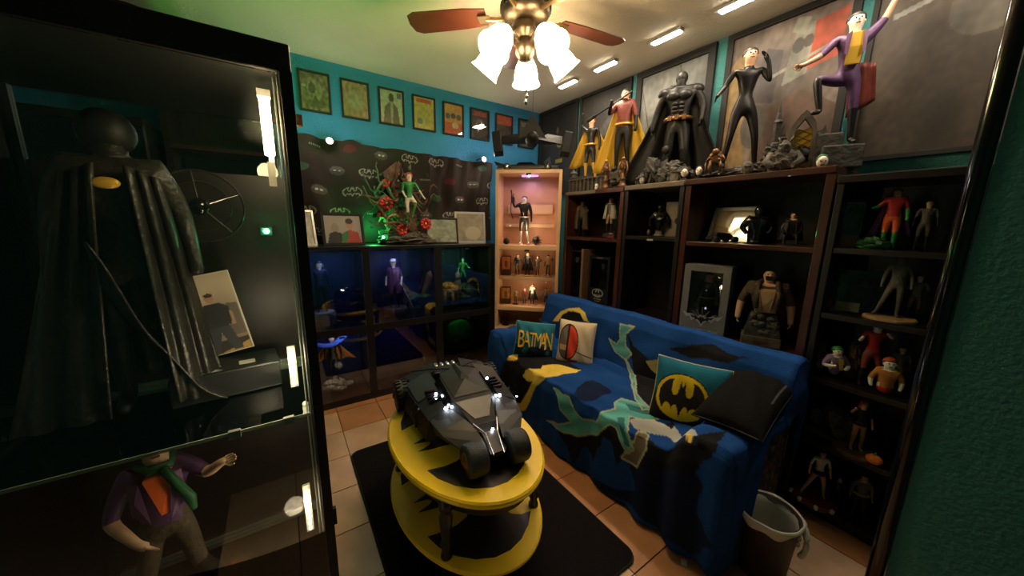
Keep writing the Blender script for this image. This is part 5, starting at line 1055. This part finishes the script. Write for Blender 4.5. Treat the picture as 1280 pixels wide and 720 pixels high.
t = thing('cardboard_sheet', 'upright brown card panel between the two window boxes', 'panel', onsh(737.5, 2.06, .72, 345), 0); MB().box(-.10, .07, -.012, .012, 0, .42).build('panel', 'card_brown', t, bev=.002)
q = onsh(754, 2.08, .72, 345)
t = window_box('black window box with a white winged emblem and small lettering at its foot', q, radians(-84), .19, .37, .12, 'box_black', .02, .12)
figure('figurine', 'two-tone dark figurine inside the box with the white winged emblem', 'figurine', (q[0], q[1], q[2]+.005), radians(-75), .33, 'gunmetal', 'stone', 'black', 'black', 'skin_pale', 'hair_dark', cape='black', cape_len=.85)
MB().lathe([(0, 0), (1, 0), (1, .002), (0, .002)], 32, TR(0, -.062, .085, rx=pi/2) @ Matrix.Diagonal((.052, .034, 1, 1))).build('emblem_oval', 'white_dark', t); bat_mesh('emblem', 'black', t, TR(0, -.0645, .085, rx=pi/2) @ Matrix.Diagonal((.048, .031, 1, 1)), .0012)
text_mesh('lettering', 'BATMAN', .017, 'white_dark', t, TR(0, -.062, .030)); text_mesh('lettering', 'RETURNS', .011, 'white_dark', t, TR(0, -.062, .016)); text_mesh('lettering', 'BATMAN', .014, 'white_dark', t, TR(0, -.062, .355))
# unit 2
q = onsh(823, 2.05, 1.262, 290)
t, J, T = figure('bust', 'glossy black armoured bust on a small base in the top bay of the black unit', 'bust', q, radians(-60), .36, 'black_gloss', 'black_gloss', 'black', 'black_gloss', 'black_gloss', None, full=False, bulk=1.45, headk=.95, face=False, lift=-.40, pose=dict(elL=(.16, 0, .68), wrL=(.15, -.01, .60), haL=(.15, -.01, .57), elR=(-.16, 0, .68), wrR=(-.15, -.01, .60), haR=(-.15, -.01, .57)))
hd = J['head']; MB(T).ball((hd.x, hd.y, hd.z+.003), (.052, .054, .062), 14, 10).build('helmet', 'black_gloss', t, True); MB(T).lathe([(.10, .40), (.10, .42), (.06, .44), (.05, .50)], 20).build('base', 'stone', t, True)
MB(T).prism([(-.06, .74), (-.02, .72), (0, .74), (.02, .72), (.06, .74), (.03, .705), (0, .69), (-.03, .705)], .095, .108, TR(rx=pi/2)).build('chest_plate', 'silver', t)
t = thing('card_box', 'plain grey brown box with a dark hole behind the glossy bust', 'box', onsh(845, 2.14, 1.262, 290), -pi/2); MB().box(-.055, .055, -.05, .05, 0, .22).build('box', 'grey_edge', t, bev=.002); MB().lathe([(0, 0), (.022, 0), (.022, .002), (0, .002)], 16, TR(.035, -.050, .10, rx=pi/2)).build('hole', 'black', t)
t = thing('figurine_stand', 'tiny dark figurine at the left foot of the glossy bust', 'figurine', onsh(811, 1.99, 1.262, 290)); rock('figure', 'bronze', t, (0, 0, .022), (.012, .012, .022), 61, .3, 10, 8)
MBb = MB().box(XF-.004, XF+.003, 1.30, 1.34, 1.236, 1.248).build('shelf_tag', 'white_dark'); tag(MBb, 'small pale sticker under the shelf edge of the black unit', 'sticker')
# unit 3 top
q = onsh(911, 2.13, 1.245, 295)
t = thing('picture_frame', 'wide silver frame with a strong lamp glare, leaning in the big reddish unit', 'picture', q, radians(-84)); t.rotation_euler = (-.31, 0, radians(-93))
wf, hf = .25, .205
MB().box(-wf/2, -wf/2+.022, -.008, .008, 0, hf).box(wf/2-.022, wf/2, -.008, .008, 0, hf).box(-wf/2+.022, wf/2-.022, -.008, .008, 0, .022).box(-wf/2+.022, wf/2-.022, -.008, .008, hf-.022, hf).build('frame', 'silver', t, bev=.002)
art('picture', wf-.044, hf-.044, shapes((.5, .4, .25), [('e', .65, .6, .35, .4, (.75, .68, .52)), ('p', [(0, 0), (0, .5), (.4, .35), (.6, 0)], (.35, .25, .12)), ('n', 4, .3)]), t, TR(0, -.003, .022), 30, 'print_gloss')
MB().box(-wf/2+.02, wf/2-.02, -.0055, -.0045, .02, hf-.02).build('glazing', 'plastic', t)
t = thing('model_car', 'small dark armoured toy car before the silver frame in the big reddish unit', 'model car', onsh(902, 2.02, 1.245, 300), radians(-30))
MB().hull([(-.07, -.03, .015), (.07, -.03, .015), (-.07, .03, .015), (.07, .03, .015), (-.04, -.02, .055), (.03, -.02, .05), (-.04, .02, .055), (.03, .02, .05), (.085, 0, .02)]).build('body', 'gunmetal', t, bev=.002)
for x in (-.05, .05):
    for y in (-.035, .035): MB().lathe([(.01, -.01), (.017, -.008), (.017, .008), (.01, .01)], 14, TR(x, y, .017, rx=pi/2)).build('wheel', 'tyre', t, True)
q = onsh(945, 2.08, 1.245, 295)
t, J, T = figure('bust', 'shiny black armoured bust beside the glaring silver frame', 'bust', q, radians(-60), .42, 'black_gloss', 'black_gloss', 'black', 'black_gloss', 'black_gloss', None, full=False, bulk=1.6, headk=1.05, face=False, lift=-.50, pose=dict(pelvis=(0, 0, .58), belly=(0, 0, .63), elL=(.16, 0, .70), wrL=(.12, -.03, .64), haL=(.10, -.04, .62), elR=(-.16, 0, .70), wrR=(-.12, -.03, .64), haR=(-.10, -.04, .62)))
hd = J['head']; MB(T).ball((hd.x, hd.y, hd.z+.003), (.055, .056, .066), 14, 10).build('helmet', 'black_gloss', t, True); MB(T).lathe([(.09, .50), (.09, .53), (.06, .55)], 20).build('base', 'black_gloss', t, True)
figure('figurine', 'dark seated figurine at the right of the top bay of the big reddish unit', 'figurine', onsh(988, 2.08, 1.245, 295), radians(-70), .24, 'black_satin', 'black', 'black', 'black', 'skin', 'hair_dark', bulk=1.3, lift=-.30, coat=('black', .12), pose=dict(knL=(.10, -.14, .50), knR=(-.10, -.14, .50), anL=(.10, -.16, .34), anR=(-.10, -.16, .34), toL=(.10, -.20, .32), toR=(-.10, -.20, .32), elL=(.16, -.05, .62), wrL=(.12, -.13, .56), haL=(.11, -.15, .54), elR=(-.16, -.05, .62), wrR=(-.12, -.13, .56), haR=(-.11, -.15, .54)))
# unit 3 lower
q = onsh(884, 2.03, .72, 370)
t = window_box('tall grey window box with a jagged bat emblem and a line of small lettering', q, radians(-77), .235, .395, .13, 'box_grey', .036, .10)
figure('figurine', 'armoured dark figurine with a pale belt inside the tall grey window box', 'figurine', (q[0], q[1], q[2]+.005), radians(-75), .36, 'black_satin', 'black', 'black', 'black', 'skin', 'hair_dark', belt='tan', bulk=1.25)
JB = [(-1, .55), (-.72, .35), (-.5, .40), (-.25, .12), (-.08, .42), (0, .25), (.08, .42), (.25, .12), (.5, .40), (.72, .35), (1, .55), (.8, .05), (.62, .12), (.5, -.25), (.35, -.08), (.15, -.32), (0, -.75), (-.15, -.32), (-.35, -.08), (-.5, -.25), (-.62, .12), (-.8, .05)]
MB(TR(0, -.066, .085)).prism([(x*.105, y*.062) for x, y in JB], -.001, .0015, TR(rx=pi/2)).build('emblem', 'silver', t)
MB(TR(0, -.068, .085)).prism([(x*.062, y*.038) for x, y in JB], -.001, .0015, TR(rx=pi/2)).build('emblem', 'black', t)
for x in (-.055, -.03, 0, .035, .07): MB().tube([(0, -.068, .08), (x, -.068, .155-abs(x)*.5)], .0013, 4).build('emblem_streak', 'silver', t)
text_mesh('lettering', 'THE DARK KNIGHT TRILOGY', .0135, 'white', t, TR(0, -.067, .016))
q = onsh(955, 2.07, .72, 390)
t = thing('bust', 'big bald man bust in a brown shearling coat and dark scarf on a plinth', 'bust', q, radians(-68))
MB().prism([(-.085, -.06), (.085, -.06), (.085, .06), (-.085, .06)], 0, .05).build('base', 'stone', t, bev=.003); MB().box(-.03, .03, -.063, -.06, .018, .032).build('plate', 'bronze', t)
mb = MB().hull([(-.08, -.055, .05), (.08, -.055, .05), (-.08, .055, .05), (.08, .055, .05), (-.055, -.04, .17), (.055, -.04, .17), (-.055, .04, .17), (.055, .04, .17)]); mb.build('plinth', 'stone_dark', t, bev=.004)
for k in range(16): rock('rubble', 'stone', t, (random.uniform(-.06, .06), -.052+random.uniform(0, .01), random.uniform(.06, .16)), (.016, .010, .012), k, .4, 8, 6)
me, J = body_mesh(dict(shL=(.13, 0, .79), shR=(-.13, 0, .79), elL=(.19, .01, .63), wrL=(.20, -.02, .50), haL=(.20, -.03, .46), elR=(-.19, .01, .63), wrR=(-.20, -.02, .50), haR=(-.20, -.03, .46), pelvis=(0, 0, .56)), 1.5, ['skin', 'brown_coat', 'brown_coat', 'skin', 'black', 'black', 'black'], True, False, curl=.9, headk=.95)
T = TR(0, 0, -.135, s=.56); me.transform(T); me.name = 'body'; link('body', me, None, t)
MB(T).hull([(-.075, -.11, .76), (.075, -.11, .76), (-.085, -.10, .56), (.085, -.10, .56), (0, -.12, .65), (-.06, -.05, .78), (.06, -.05, .78)]).build('vest', 'tan', t, bev=.004)
for s in (-1, 1): MB(T).tube([(s*.03, .03, .85), (s*.07, -.04, .83), (s*.08, -.10, .74), (s*.075, -.115, .60)], [.022, .024, .022, .018], 8).build('collar', 'brown_coat', t, True); MB(T).tube([(s*.06, -.105, .76), (s*.03, -.125, .58)], .007, 6).build('strap', 'card_brown', t)
MB(T).hull([(-.030, -.055, .895), (.030, -.055, .895), (-.026, -.062, .855), (.026, -.062, .855), (-.034, -.02, .88), (.034, -.02, .88)]).build('scarf', 'black', t) 
# unit 4 rows
t = window_box('clear crumpled plastic box with a red foot, top row of the right end unit', onsh(1060, 2.05, 1.25, 290), radians(-85), .085, .19, .08, 'plastic', .004); MB().box(-.04, .04, -.038, .038, .002, .05).build('card', 'dark_red', t); rock('wrap', 'plastic', t, (0, 0, .12), (.034, .03, .06), 71, .35)
figure('figurine', 'figurine in a red tunic with green sleeves at the right end of the top row', 'figurine', onsh(1112, 2.06, 1.25, 290), radians(-80), .25, 'red', 'orange', 'green', 'green', 'skin_tan', 'hair_dark', cape='purple', bulk=1.3, pose=dict(elR=(-.18, -.02, .68), wrR=(-.24, -.05, .66), haR=(-.27, -.05, .66)))
t = thing('rock_base', 'small mossy rock with green bits left of the red tunic figurine', 'rock', onsh(1092, 2.02, 1.25, 300)); rock('rock', 'dark_green', t, (0, 0, .02), (.04, .05, .025), 72); rock('rock', 'tan', t, (.0, -.03, .014), (.018, .018, .014), 73, .3, 10, 8)
for px, w_, h_, lb in ((1045, .10, .17, 'clear box with a red label, left in the second row of the right end unit'), (1078, .15, .19, 'wide clear box with a grey figure, second row of the right end unit')):
    q = onsh(px, 2.08, .965, 350); t = window_box(lb, q, radians(-88), w_, h_, .10, 'plastic', .004)
    MB().box(-w_*.4, w_*.1, -.052, -.050, .01, .05).build('label', 'dark_red' if w_ < .12 else 'stone', t); rock('toy', 'stone_dark' if w_ < .12 else 'gunmetal', t, (0, 0, h_*.45), (w_*.28, .03, h_*.36), int(px), .4)
figure('statue', 'pale grey striding statue on a dish at the right of the second row', 'statue', onsh(1120, 2.04, .965, 360), radians(-80), .26, 'stone', 'stone', 'stone', 'stone', 'stone', 'stone', bulk=1.1, base='tan', base_r=.3, base_h=.05, pose=dict(knR=(-.10, -.06, .30), anR=(-.16, -.02, .06), toR=(-.2, -.06, .02)))
t = window_box('small clear box with a green toy in the third row of the right end unit', onsh(1021, 2.06, .665, 435), radians(-80), .07, .16, .06, 'plastic', .004); MB().box(-.03, .03, -.028, .028, .002, .04).build('card', 'dark_red', t); rock('toy', 'dark_green', t, (.008, 0, .09), (.016, .014, .05), 75, .3)
q = onsh(1045, 2.0, .665, 450)
t, J, T = figure('bust', 'lilac jacketed bust with bright green hair and crossed arms, third row', 'bust', q, radians(-50), .27, 'lilac', 'lilac', 'lilac', 'white', 'skin_pale', 'green', full=False, bulk=1.5, headk=1.35, lift=-.42, pose=dict(pelvis=(0, 0, .55), elL=(.17, -.02, .66), wrL=(.09, -.13, .64), haL=(.05, -.14, .66), elR=(-.17, -.02, .66), wrR=(-.09, -.13, .68), haR=(-.05, -.14, .70)))
MB(T).hull([(-.03, -.11, .80), (.04, -.11, .80), (.0, -.125, .62), (.05, -.12, .62), (0, -.08, .8)]).build('shirt', 'gold_yellow', t)
q = onsh(1088, 2.03, .665, 450)
figure('figurine', 'red and black jester suited woman figurine with white gloves in the third row', 'figurine', q, radians(-60), .30, 'red', 'dark_red', 'black', 'white', 'skin_pale', 'hair_dark', female=True, bulk=1.15, headk=1.15, pose=dict(elL=(.17, -.02, .74), wrL=(.10, -.08, .80), haL=(.07, -.09, .82), elR=(-.16, -.02, .66), wrR=(-.17, -.10, .72), haR=(-.17, -.12, .75), knL=(.10, -.04, .28), anL=(.13, 0, .05), toL=(.15, -.06, .02)))
t = thing('dark_figure', 'dark brown lumpy figure beside the red jester suited figurine', 'figurine', onsh(1066, 2.08, .665, 450)); rock('figure', 'brown_coat', t, (0, 0, .08), (.03, .03, .085), 77, .3)
q = onsh(1110, 1.99, .665, 465)
t, J, T = figure('bust', 'bust with white painted face and orange collar, right end of the third row', 'bust', q, radians(-70), .30, 'orange_d', 'red', 'red', 'white', 'white', 'hair_red', full=False, bulk=1.3, headk=1.3, lift=-.46, pose=dict(pelvis=(0, 0, .56), elL=(.15, 0, .66), wrL=(.14, -.02, .58), haL=(.13, -.03, .55), elR=(-.15, 0, .66), wrR=(-.14, -.02, .58), haR=(-.13, -.03, .55)))
q = onsh(1072, 2.0, .365, 545)
figure('figurine', 'bare legged woman figurine in a black swimsuit standing by a pumpkin', 'figurine', q, radians(-55), .24, 'black', 'skin_tan', 'skin_tan', 'skin_tan', 'skin_tan', 'hair_red', female=True, bulk=1.15, base='bark', base_r=.3, base_h=.06, hair_style='long', skirt=('black', .01, .10), pose=dict(elR=(-.16, 0, .70), wrR=(-.13, -.04, .80), haR=(-.11, -.04, .83)))
q = (q[0]-.035, q[1]-.065, q[2]); t = thing('pumpkin', 'little orange pumpkin beside the bare legged woman figurine', 'pumpkin', q); MB().ball((0, 0, .022), (.026, .026, .021), 24, 10, fn=lambda d: 1-.08*abs(sin(atan2(d.y, d.x)*4))).build('body', 'pumpkin', t, True); MB().tube([(0, 0, .04), (.003, 0, .052)], .004, 6).build('stem', 'green', t)
t = thing('diorama_box', 'dim diorama of ruins in the left of the fourth row of the right end unit', 'diorama', onsh(1030, 2.08, .365, 535), -pi/2)
for k in range(9): rock('rock', 'stone', t, (random.uniform(-.07, .09), random.uniform(-.04, .04), random.uniform(.02, .11)), (.03, .03, .04), 80+k, .4, 12, 8)
MB().box(-.09, .10, -.05, .05, 0, .012).build('base', 'card_brown', t)
q = onsh(1022, 2.0, .055, 600)
figure('figurine', 'woman figurine in a white top striding over skulls in the lowest row', 'figurine', q, radians(-60), .25, 'white', 'skin', 'skin', 'skin', 'skin', 'hair_dark', female=True, bulk=1.1, base='dark_red', base_r=.34, base_h=.08, skirt=('black', .04, .09), pose=dict(knL=(.09, -.02, .28), anL=(.12, 0, .05), toL=(.13, -.07, .02), knR=(-.12, -.02, .29), anR=(-.20, 0, .05), toR=(-.22, -.06, .02)))
for k, a_ in enumerate((-2.6, -1.9, -1.2, -.5)):
    t = thing('skull', ('pale skull at the base of the white topped figurine, ' + ('leftmost', 'second from the left', 'third from the left', 'rightmost')[k]), 'skull', (q[0]-.075*sin(a_+1.57+1.2)*0-.088*cos((a_+1.5)*1.0)*.9, q[1]+.088*sin(-(a_+1.5)), q[2]), radians(-70)); MB().ball((0, 0, .012), (.010, .011, .012), 10, 8).build('cranium', 'white', t, True)
figure('figurine', 'grey robed figurine with a pale belt, right of the lowest row', 'figurine', onsh(1078, 2.02, .055, 610), radians(-65), .23, 'stone', 'gunmetal', 'black', 'stone', 'skin', 'hair_dark', belt='tan', bulk=1.3, pose=dict(anL=(.11, .01, .045), toL=(.13, -.06, .016)))
figure('figurine', 'small dark figurine with a white face between the two in the lowest row', 'figurine', onsh(1050, 2.06, .055, 600), radians(-65), .14, 'black_satin', 'black', 'black', 'black', 'white', None, bulk=1.2)
for px, z, lb in ((1140, 1.25, 'dim grey figurine beyond the red tunic one in the top row'), (1150, .965, 'dim grey figurine near the teal wall end in the second row'), (1150, .665, 'dim brown figurine near the teal wall end in the third row')):
    figure('figurine', lb, 'figurine', onsh(px, 2.08, z, 350), radians(-80), .2, 'stone', 'brown_coat', 'black', 'black', 'skin', 'hair_dark')

# ---------------------------------------------------------------- glass display cabinet at the left
GX0, GX1, GY0, GY1, GZ = -.43, .040, .75, 1.15, 1.622
t = gc = thing('glass_cabinet', 'tall glass display cabinet with a black head and LED strips, nearest on the left', 'cabinet', (0, 0, 0))
MB().box(GX0, GX1, GY0, GY1, GZ-.045, GZ).build('head', 'black_wood', t, bev=.003)
MB().box(GX0, GX1, GY0, GY1, 0, .08).build('plinth', 'black_wood', t, bev=.003)
MB().box(GX0+.018, GX1-.018, 1.142, 1.148, .08, 1.44).build('back_panel', 'mahogany_dark', t)
for x, y in ((GX1-.018, GY0), (GX0, GY0), (GX1-.018, GY1-.018), (GX0, GY1-.018)): MB().box(x, x+.018, y, y+.018, .08, GZ-.045).build('corner_post', 'black', t)
MB().box(GX0+.018, GX1-.018, GY0+.004, GY0+.008, .085, GZ-.048).build('glass_door', 'glass', t)
MB().box(GX1-.010, GX1-.006, GY0+.018, GY1-.018, .085, GZ-.048).build('glass_side', 'glass', t)
MB().box(GX0+.006, GX0+.010, GY0+.018, GY1-.018, .085, GZ-.048).build('glass_side', 'glass', t)
MB().box(GX0+.018, GX1-.018, GY1-.010, GY1-.006, 1.441, GZ-.048).build('glass_back', 'glass', t)
MB().tube([(GX1-.022, GY0+.012, .085), (GX1-.022, GY0+.012, GZ-.048)], .0022, 6).build('door_edge', 'silver', t); MB().tube([(GX1-.028, GY0+.03, .085), (GX1-.028, GY0+.03, GZ-.048)], .0016, 6).build('seal', 'glass_edge', t)
MB().box(GX1-.0, GX1+.006, GY0+.002, GY0+.012, .66, .70).build('hinge', 'black', t)
MB().box(GX1, GX1+.012, GY0+.03, GY0+.045, 1.50, 1.52).build('latch', 'card_brown', t, bev=.002)
for z, nm2 in ((.938, 'shelf'), (.452, 'shelf')):
    s_ = MB().box(GX0+.02, GX1-.022, GY0+.012, GY1-.02, z-.006, z).build('glass_shelf', 'glass', t)
    MB().box(GX0+.02, GX1-.022, GY0+.010, GY0+.012, z-.006, z).build('shelf_edge', 'glass_edge', s_)
    MB().tube([(GX0+.02, GY1-.03, z-.004), (GX1-.02, GY1-.03, z-.004)], .004, 6).build('shelf_rail', 'silver', s_)
    for x in (-.115, -.03): MB().box(x, x+.018, GY0+.006, GY0+.016, z-.012, z+.002).build('shelf_clip', 'silver', s_)
    MB().ball((GX1-.03, GY0+.06, z-.002), .006, 8, 6).build('shelf_peg', 'white', s_)
for z0, z1, m_ in ((1.445, 1.545, 'strip_warm'), (.98, 1.07, 'led_off'), (.62, .74, 'led_off'), (.16, .40, 'led_off')):
    if m_ == 'strip_warm':
        MB().box(-.012, .004, .80, .812, z0, z1).build('led_tube', m_, t, bev=.003); MB().box(-.014, .006, .798, .814, z1, z1+.012).build('tube_cap', 'white', t); MB().box(-.010, .002, .80, .81, z0-.055, z0-.012).build('clip', 'paper', t)
    else:
        MB().box(-.012, .002, .81, .816, z0, z1).build('led_strip', 'paper', t)
        for k in range(int((z1-z0)/.014)): MB().ball((-.005, .808, z0+.008+.014*k), .0028, 6, 4).build('led', 'led_warm', t)
light('POINT', 'cabinet_tube_light', (-.02, .79, 1.49), .35, (1, .72, .42), .03)
light('POINT', 'cabinet_led_light', (-.03, .80, .70), LED_W*.1, (1, .78, .5), .02)
light('POINT', 'cabinet_led_light', (-.03, .80, .30), LED_W*.1, (1, .78, .5), .02)
light('POINT', 'cabinet_led_light', (-.04, .80, 1.04), LED_W*.2, (1, .78, .5), .02)
t = thing('green_glow', 'small green glint on the side of the glass cabinet, built as a glowing ball', 'lamp', at(333, 289, 'y', 1.08)); MB().ball((0, 0, 0), .007, 10, 8).build('bulb', 'led_green', t, True); MB().box(-.012, .012, .004, .016, -.010, .010).build('housing', 'black', t); light('POINT', 'green_glint_light', at(333, 289, 'y', 1.06), .08, (.1, 1, .3), .01)  # added ball and light stand in for a reflection of the green lamp
# contents
p = (-.250, .97, .940)
t, J, T = figure('statue', 'big black leather cloaked statue with a small gold oval badge in the glass cabinet', 'statue', p, radians(8), .60, 'leather', 'leather', 'black', 'leather', 'leather', 'black', bulk=1.2, cape='leather', cape_span=.3, cape_len=.93, hair_style='hood', face=False)
MB(T).lathe([(0, 0), (.022, 0), (.024, .004), (.018, .008), (0, .008)], 20, TR(-.01, -.092, .745, rx=pi/2) @ Matrix.Diagonal((1.25, .7, 1, 1))).build('badge', 'gold', t, True)
for s, a_ in ((-1, .16), (1, .10)):
    MB(T).grid(lambda u, v: (s*(.03+.07*u+v*(a_*.35+.28*u*(.2 if s > 0 else .5))), -.085+.04*u-.06*v*(1-u)-.012*sin(u*16+v*3), .80-.76*v-.03*u), 18, 16).build('cloak_front', 'leather', t, True, solid=.004)
t = thing('coat_tail', 'folded black leather coat tail spreading toward the framed photo', 'coat', (-.215, .93, .940), .2); MB().grid(lambda u, v: (-.07+.15*u, -.04+.08*v, .006+.34*(1-u)**1.6*(1-.3*v)+.012*sin(u*14+v*4)*(1-u)), 24, 10).build('leather', 'leather', t, True, solid=.004)
a = at(278, 438, 'y', 1.02); t = thing('framed_photo', 'leaning photo of a person in dark t-shirt before a pale wall, glass cabinet', 'photo', (a.x-.02, 1.03, 1.003), radians(-8)); t.rotation_euler = (-.10, radians(-11), radians(-8))
MB().box(-.083, .083, 0, .004, 0, .195).build('board', 'paper', t)
art('picture', .162, .190, shapes((.40, .33, .24), [('g', (.22, .17, .11), (.62, .52, .38)), ('n', 3, .35), ('r', 0, 0, 1, .16, (.05, .04, .03)), ('p', [(.0, .0), (.6, .0), (1, .10), (1, .0)], (.5, .32, .1)), ('p', [(0, .1), (.0, .62), (.16, .78), (.3, .62), (.36, .1)], (.05, .04, .035)), ('e', .4, .66, .13, .1, (.04, .03, .03)),
     ('p', [(.82, .2), (.86, .62), (1, .6), (1, .2)], (.16, .13, .11)), ('p', [(.52, .02), (.56, .36), (.82, .36), (.90, .02), (.78, .02), (.70, .26), (.62, .02)], (.06, .06, .07)), ('p', [(.50, .38), (.52, .58), (.62, .64), (.78, .64), (.88, .58), (.88, .36), (.80, .34), (.58, .34)], (.035, .035, .04)),
     ('p', [(.50, .36), (.50, .52), (.54, .52), (.54, .34)], (.45, .25, .16)), ('p', [(.86, .34), (.87, .52), (.91, .5), (.91, .34)], (.45, .25, .16)), ('e', .69, .71, .055, .06, (.48, .28, .18)), ('e', .69, .75, .055, .025, (.05, .04, .03))]), t, TR(0, -.0012, .002), 80)
a = at(250, 470, 'y', .93); t = thing('prop_box', 'flat black case with pale printed marks lying on the glass shelf', 'box', (-.13, .98, .940), .1); MB().box(-.095, .095, -.055, .055, 0, .060).build('case', 'box_black', t, bev=.003); MB().box(.02, .05, -.03, -.005, .0602, .0608).build('sticker', 'paper', t); MB().box(-.05, -.01, -.045, -.04, .0602, .0606).box(-.045, -.015, -.036, -.033, .0602, .0606).build('print', 'white_dark', t)
a = at(250, 258, 'y', 1.06); t = thing('round_grille', 'round black ring grille with thin spokes hanging behind the leather statue', 'prop', a, 0, rx=0)
ring = [(.08*cos(2*pi*k/40), 0, .08*sin(2*pi*k/40)) for k in range(41)]; MB().tube(ring, .0025, 6).tube([(x*.7, y, z*.7) for x, y, z in ring], .0015, 6).build('ring', 'gunmetal', t, True)
for k in range(5): MB().tube([(0, 0, 0), (.08*cos(k*1.257+.4), 0, .08*sin(k*1.257+.4))], .0018, 5).build('spoke', 'steel', t)
MB().lathe([(0, 0), (.02, 0), (.016, .01), (0, .012)], 16, TR(rx=pi/2)).tube([(0, 0, 0), (0, .06, 0)], .004, 6).build('hub', 'black_gloss', t, True)
# purple suited figurine, lower shelf
t, J, T = figure('figurine', 'large purple suited figurine with orange shirt and green scarf reaching out a hand', 'figurine', (-.262, .93, .452), radians(10), .455, 'purple', 'brown_coat', 'black', 'skin', 'skin', 'tan', bulk=1.15, fingers=True, curl=.15, hair_style='short', headk=1.05,
       pose=dict(elL=(.17, -.10, .74), wrL=(.22, -.19, .82), haL=(.245, -.21, .835), elR=(-.16, -.02, .62), wrR=(-.08, -.14, .55), haR=(-.05, -.16, .53), jaw=(.01, -.03, .868), head=(.01, -.03, .915), crown=(0, -.015, .955), knR=(-.09, -.04, .28), anR=(-.12, 0, .05), toR=(-.13, -.08, .02), knL=(.09, -.08, .29), anL=(.20, -.06, .08), toL=(.25, -.12, .05)))
MB(T).hull([(-.04, -.095, .80), (.05, -.095, .80), (.0, -.115, .62), (.03, -.11, .62), (-.02, -.05, .82), (.04, -.05, .82)]).build('shirt', 'orange', t, bev=.002)
MB(T).tube([(-.05, -.02, .845), (-.01, -.08, .83), (.05, -.07, .835), (.06, 0, .85)], .020, 8).tube([(.03, -.09, .83), (.07, -.115, .74), (.10, -.12, .66), (.105, -.12, .60)], [.018, .02, .022, .012], 8).build('scarf', 'dark_green', t, True)
for s in (-1, 1): MB(T).hull([(s*.05, -.10, .80), (s*.085, -.085, .80), (s*.085, -.10, .66), (s*.03, -.125, .60), (s*.07, -.11, .72)]).build('lapel', 'mauve', t)
t = thing('red_shoe', 'little glossy red shoe at the end of the lower shelf of the glass cabinet', 'shoe', at(300, 712, 'y', .90), radians(-30))
MB().hull([(-.020, -.008, 0), (.020, -.010, 0), (-.022, .008, 0), (.022, .010, 0), (-.020, -.008, .012), (-.02, .008, .014), (.018, -.007, .006), (.018, .007, .006), (-.005, 0, .016)]).build('upper', 'red', t, bev=.002); MB().box(-.023, .023, -.011, .011, -.003, 0).build('sole', 'white', t)
# dark things behind the glass cabinet
unit_ = thing('bookcase', 'dark brown bookcase seen only through the glass cabinet, left of the back cabinet', 'bookcase', (0, 0, 0))
for a_, b2 in ((-.47, -.445), (.0, .025)): MB().box(a_, b2, 2.60, 2.93, 0, 2.10).build('side_board', 'mahogany_dark', unit_)
MB().box(-.47, .025, 2.60, 2.93, 2.10, 2.13).build('top_board', 'mahogany_dark', unit_)
for z in (.05, .5, .95, 1.35, 1.72): MB().box(-.445, 0, 2.60, 2.92, z-.02, z).build('shelf_board', 'mahogany', unit_)
MB().box(-.445, 0, 2.915, 2.93, .05, 2.10).build('back_board', 'mahogany_dark', unit_)
t = thing('low_cabinet', 'low black cabinet behind the glass cabinet, before the teal wall', 'cabinet', (0, 0, 0)); MB().box(-1.70, -.50, 2.45, 2.93, 0, 1.80).build('body', 'black_wood', t, bev=.004)
for x in (-1.69, -1.09): MB().box(x, x+.585, 2.432, 2.45, .05, 1.76).build('door', 'black_gloss', t, bev=.002)
# green spotlight lighting the ceiling from the cabinet top
t = thing('spotlight', 'green spotlight standing on top of the glass cabinet', 'lamp', (-.20, 1.0, GZ+.001)); MB().lathe([(.03, 0), (.032, .01), (.012, .015), (.012, .03), (.03, .035), (.034, .085), (.030, .085), (.02, .05), (0, .05)], 18).build('housing', 'black', t, True); MB().ball((0, 0, .062), .012, 10, 8).build('bulb', 'led_green', t, True)
l = light('SPOT', 'green_spot', (-.20, 1.0, GZ+.10), GREEN_W, (.18, 1, .08), .02, spot=radians(57), blend=.2); aim(l, at(400, 10, 'z', ZC))
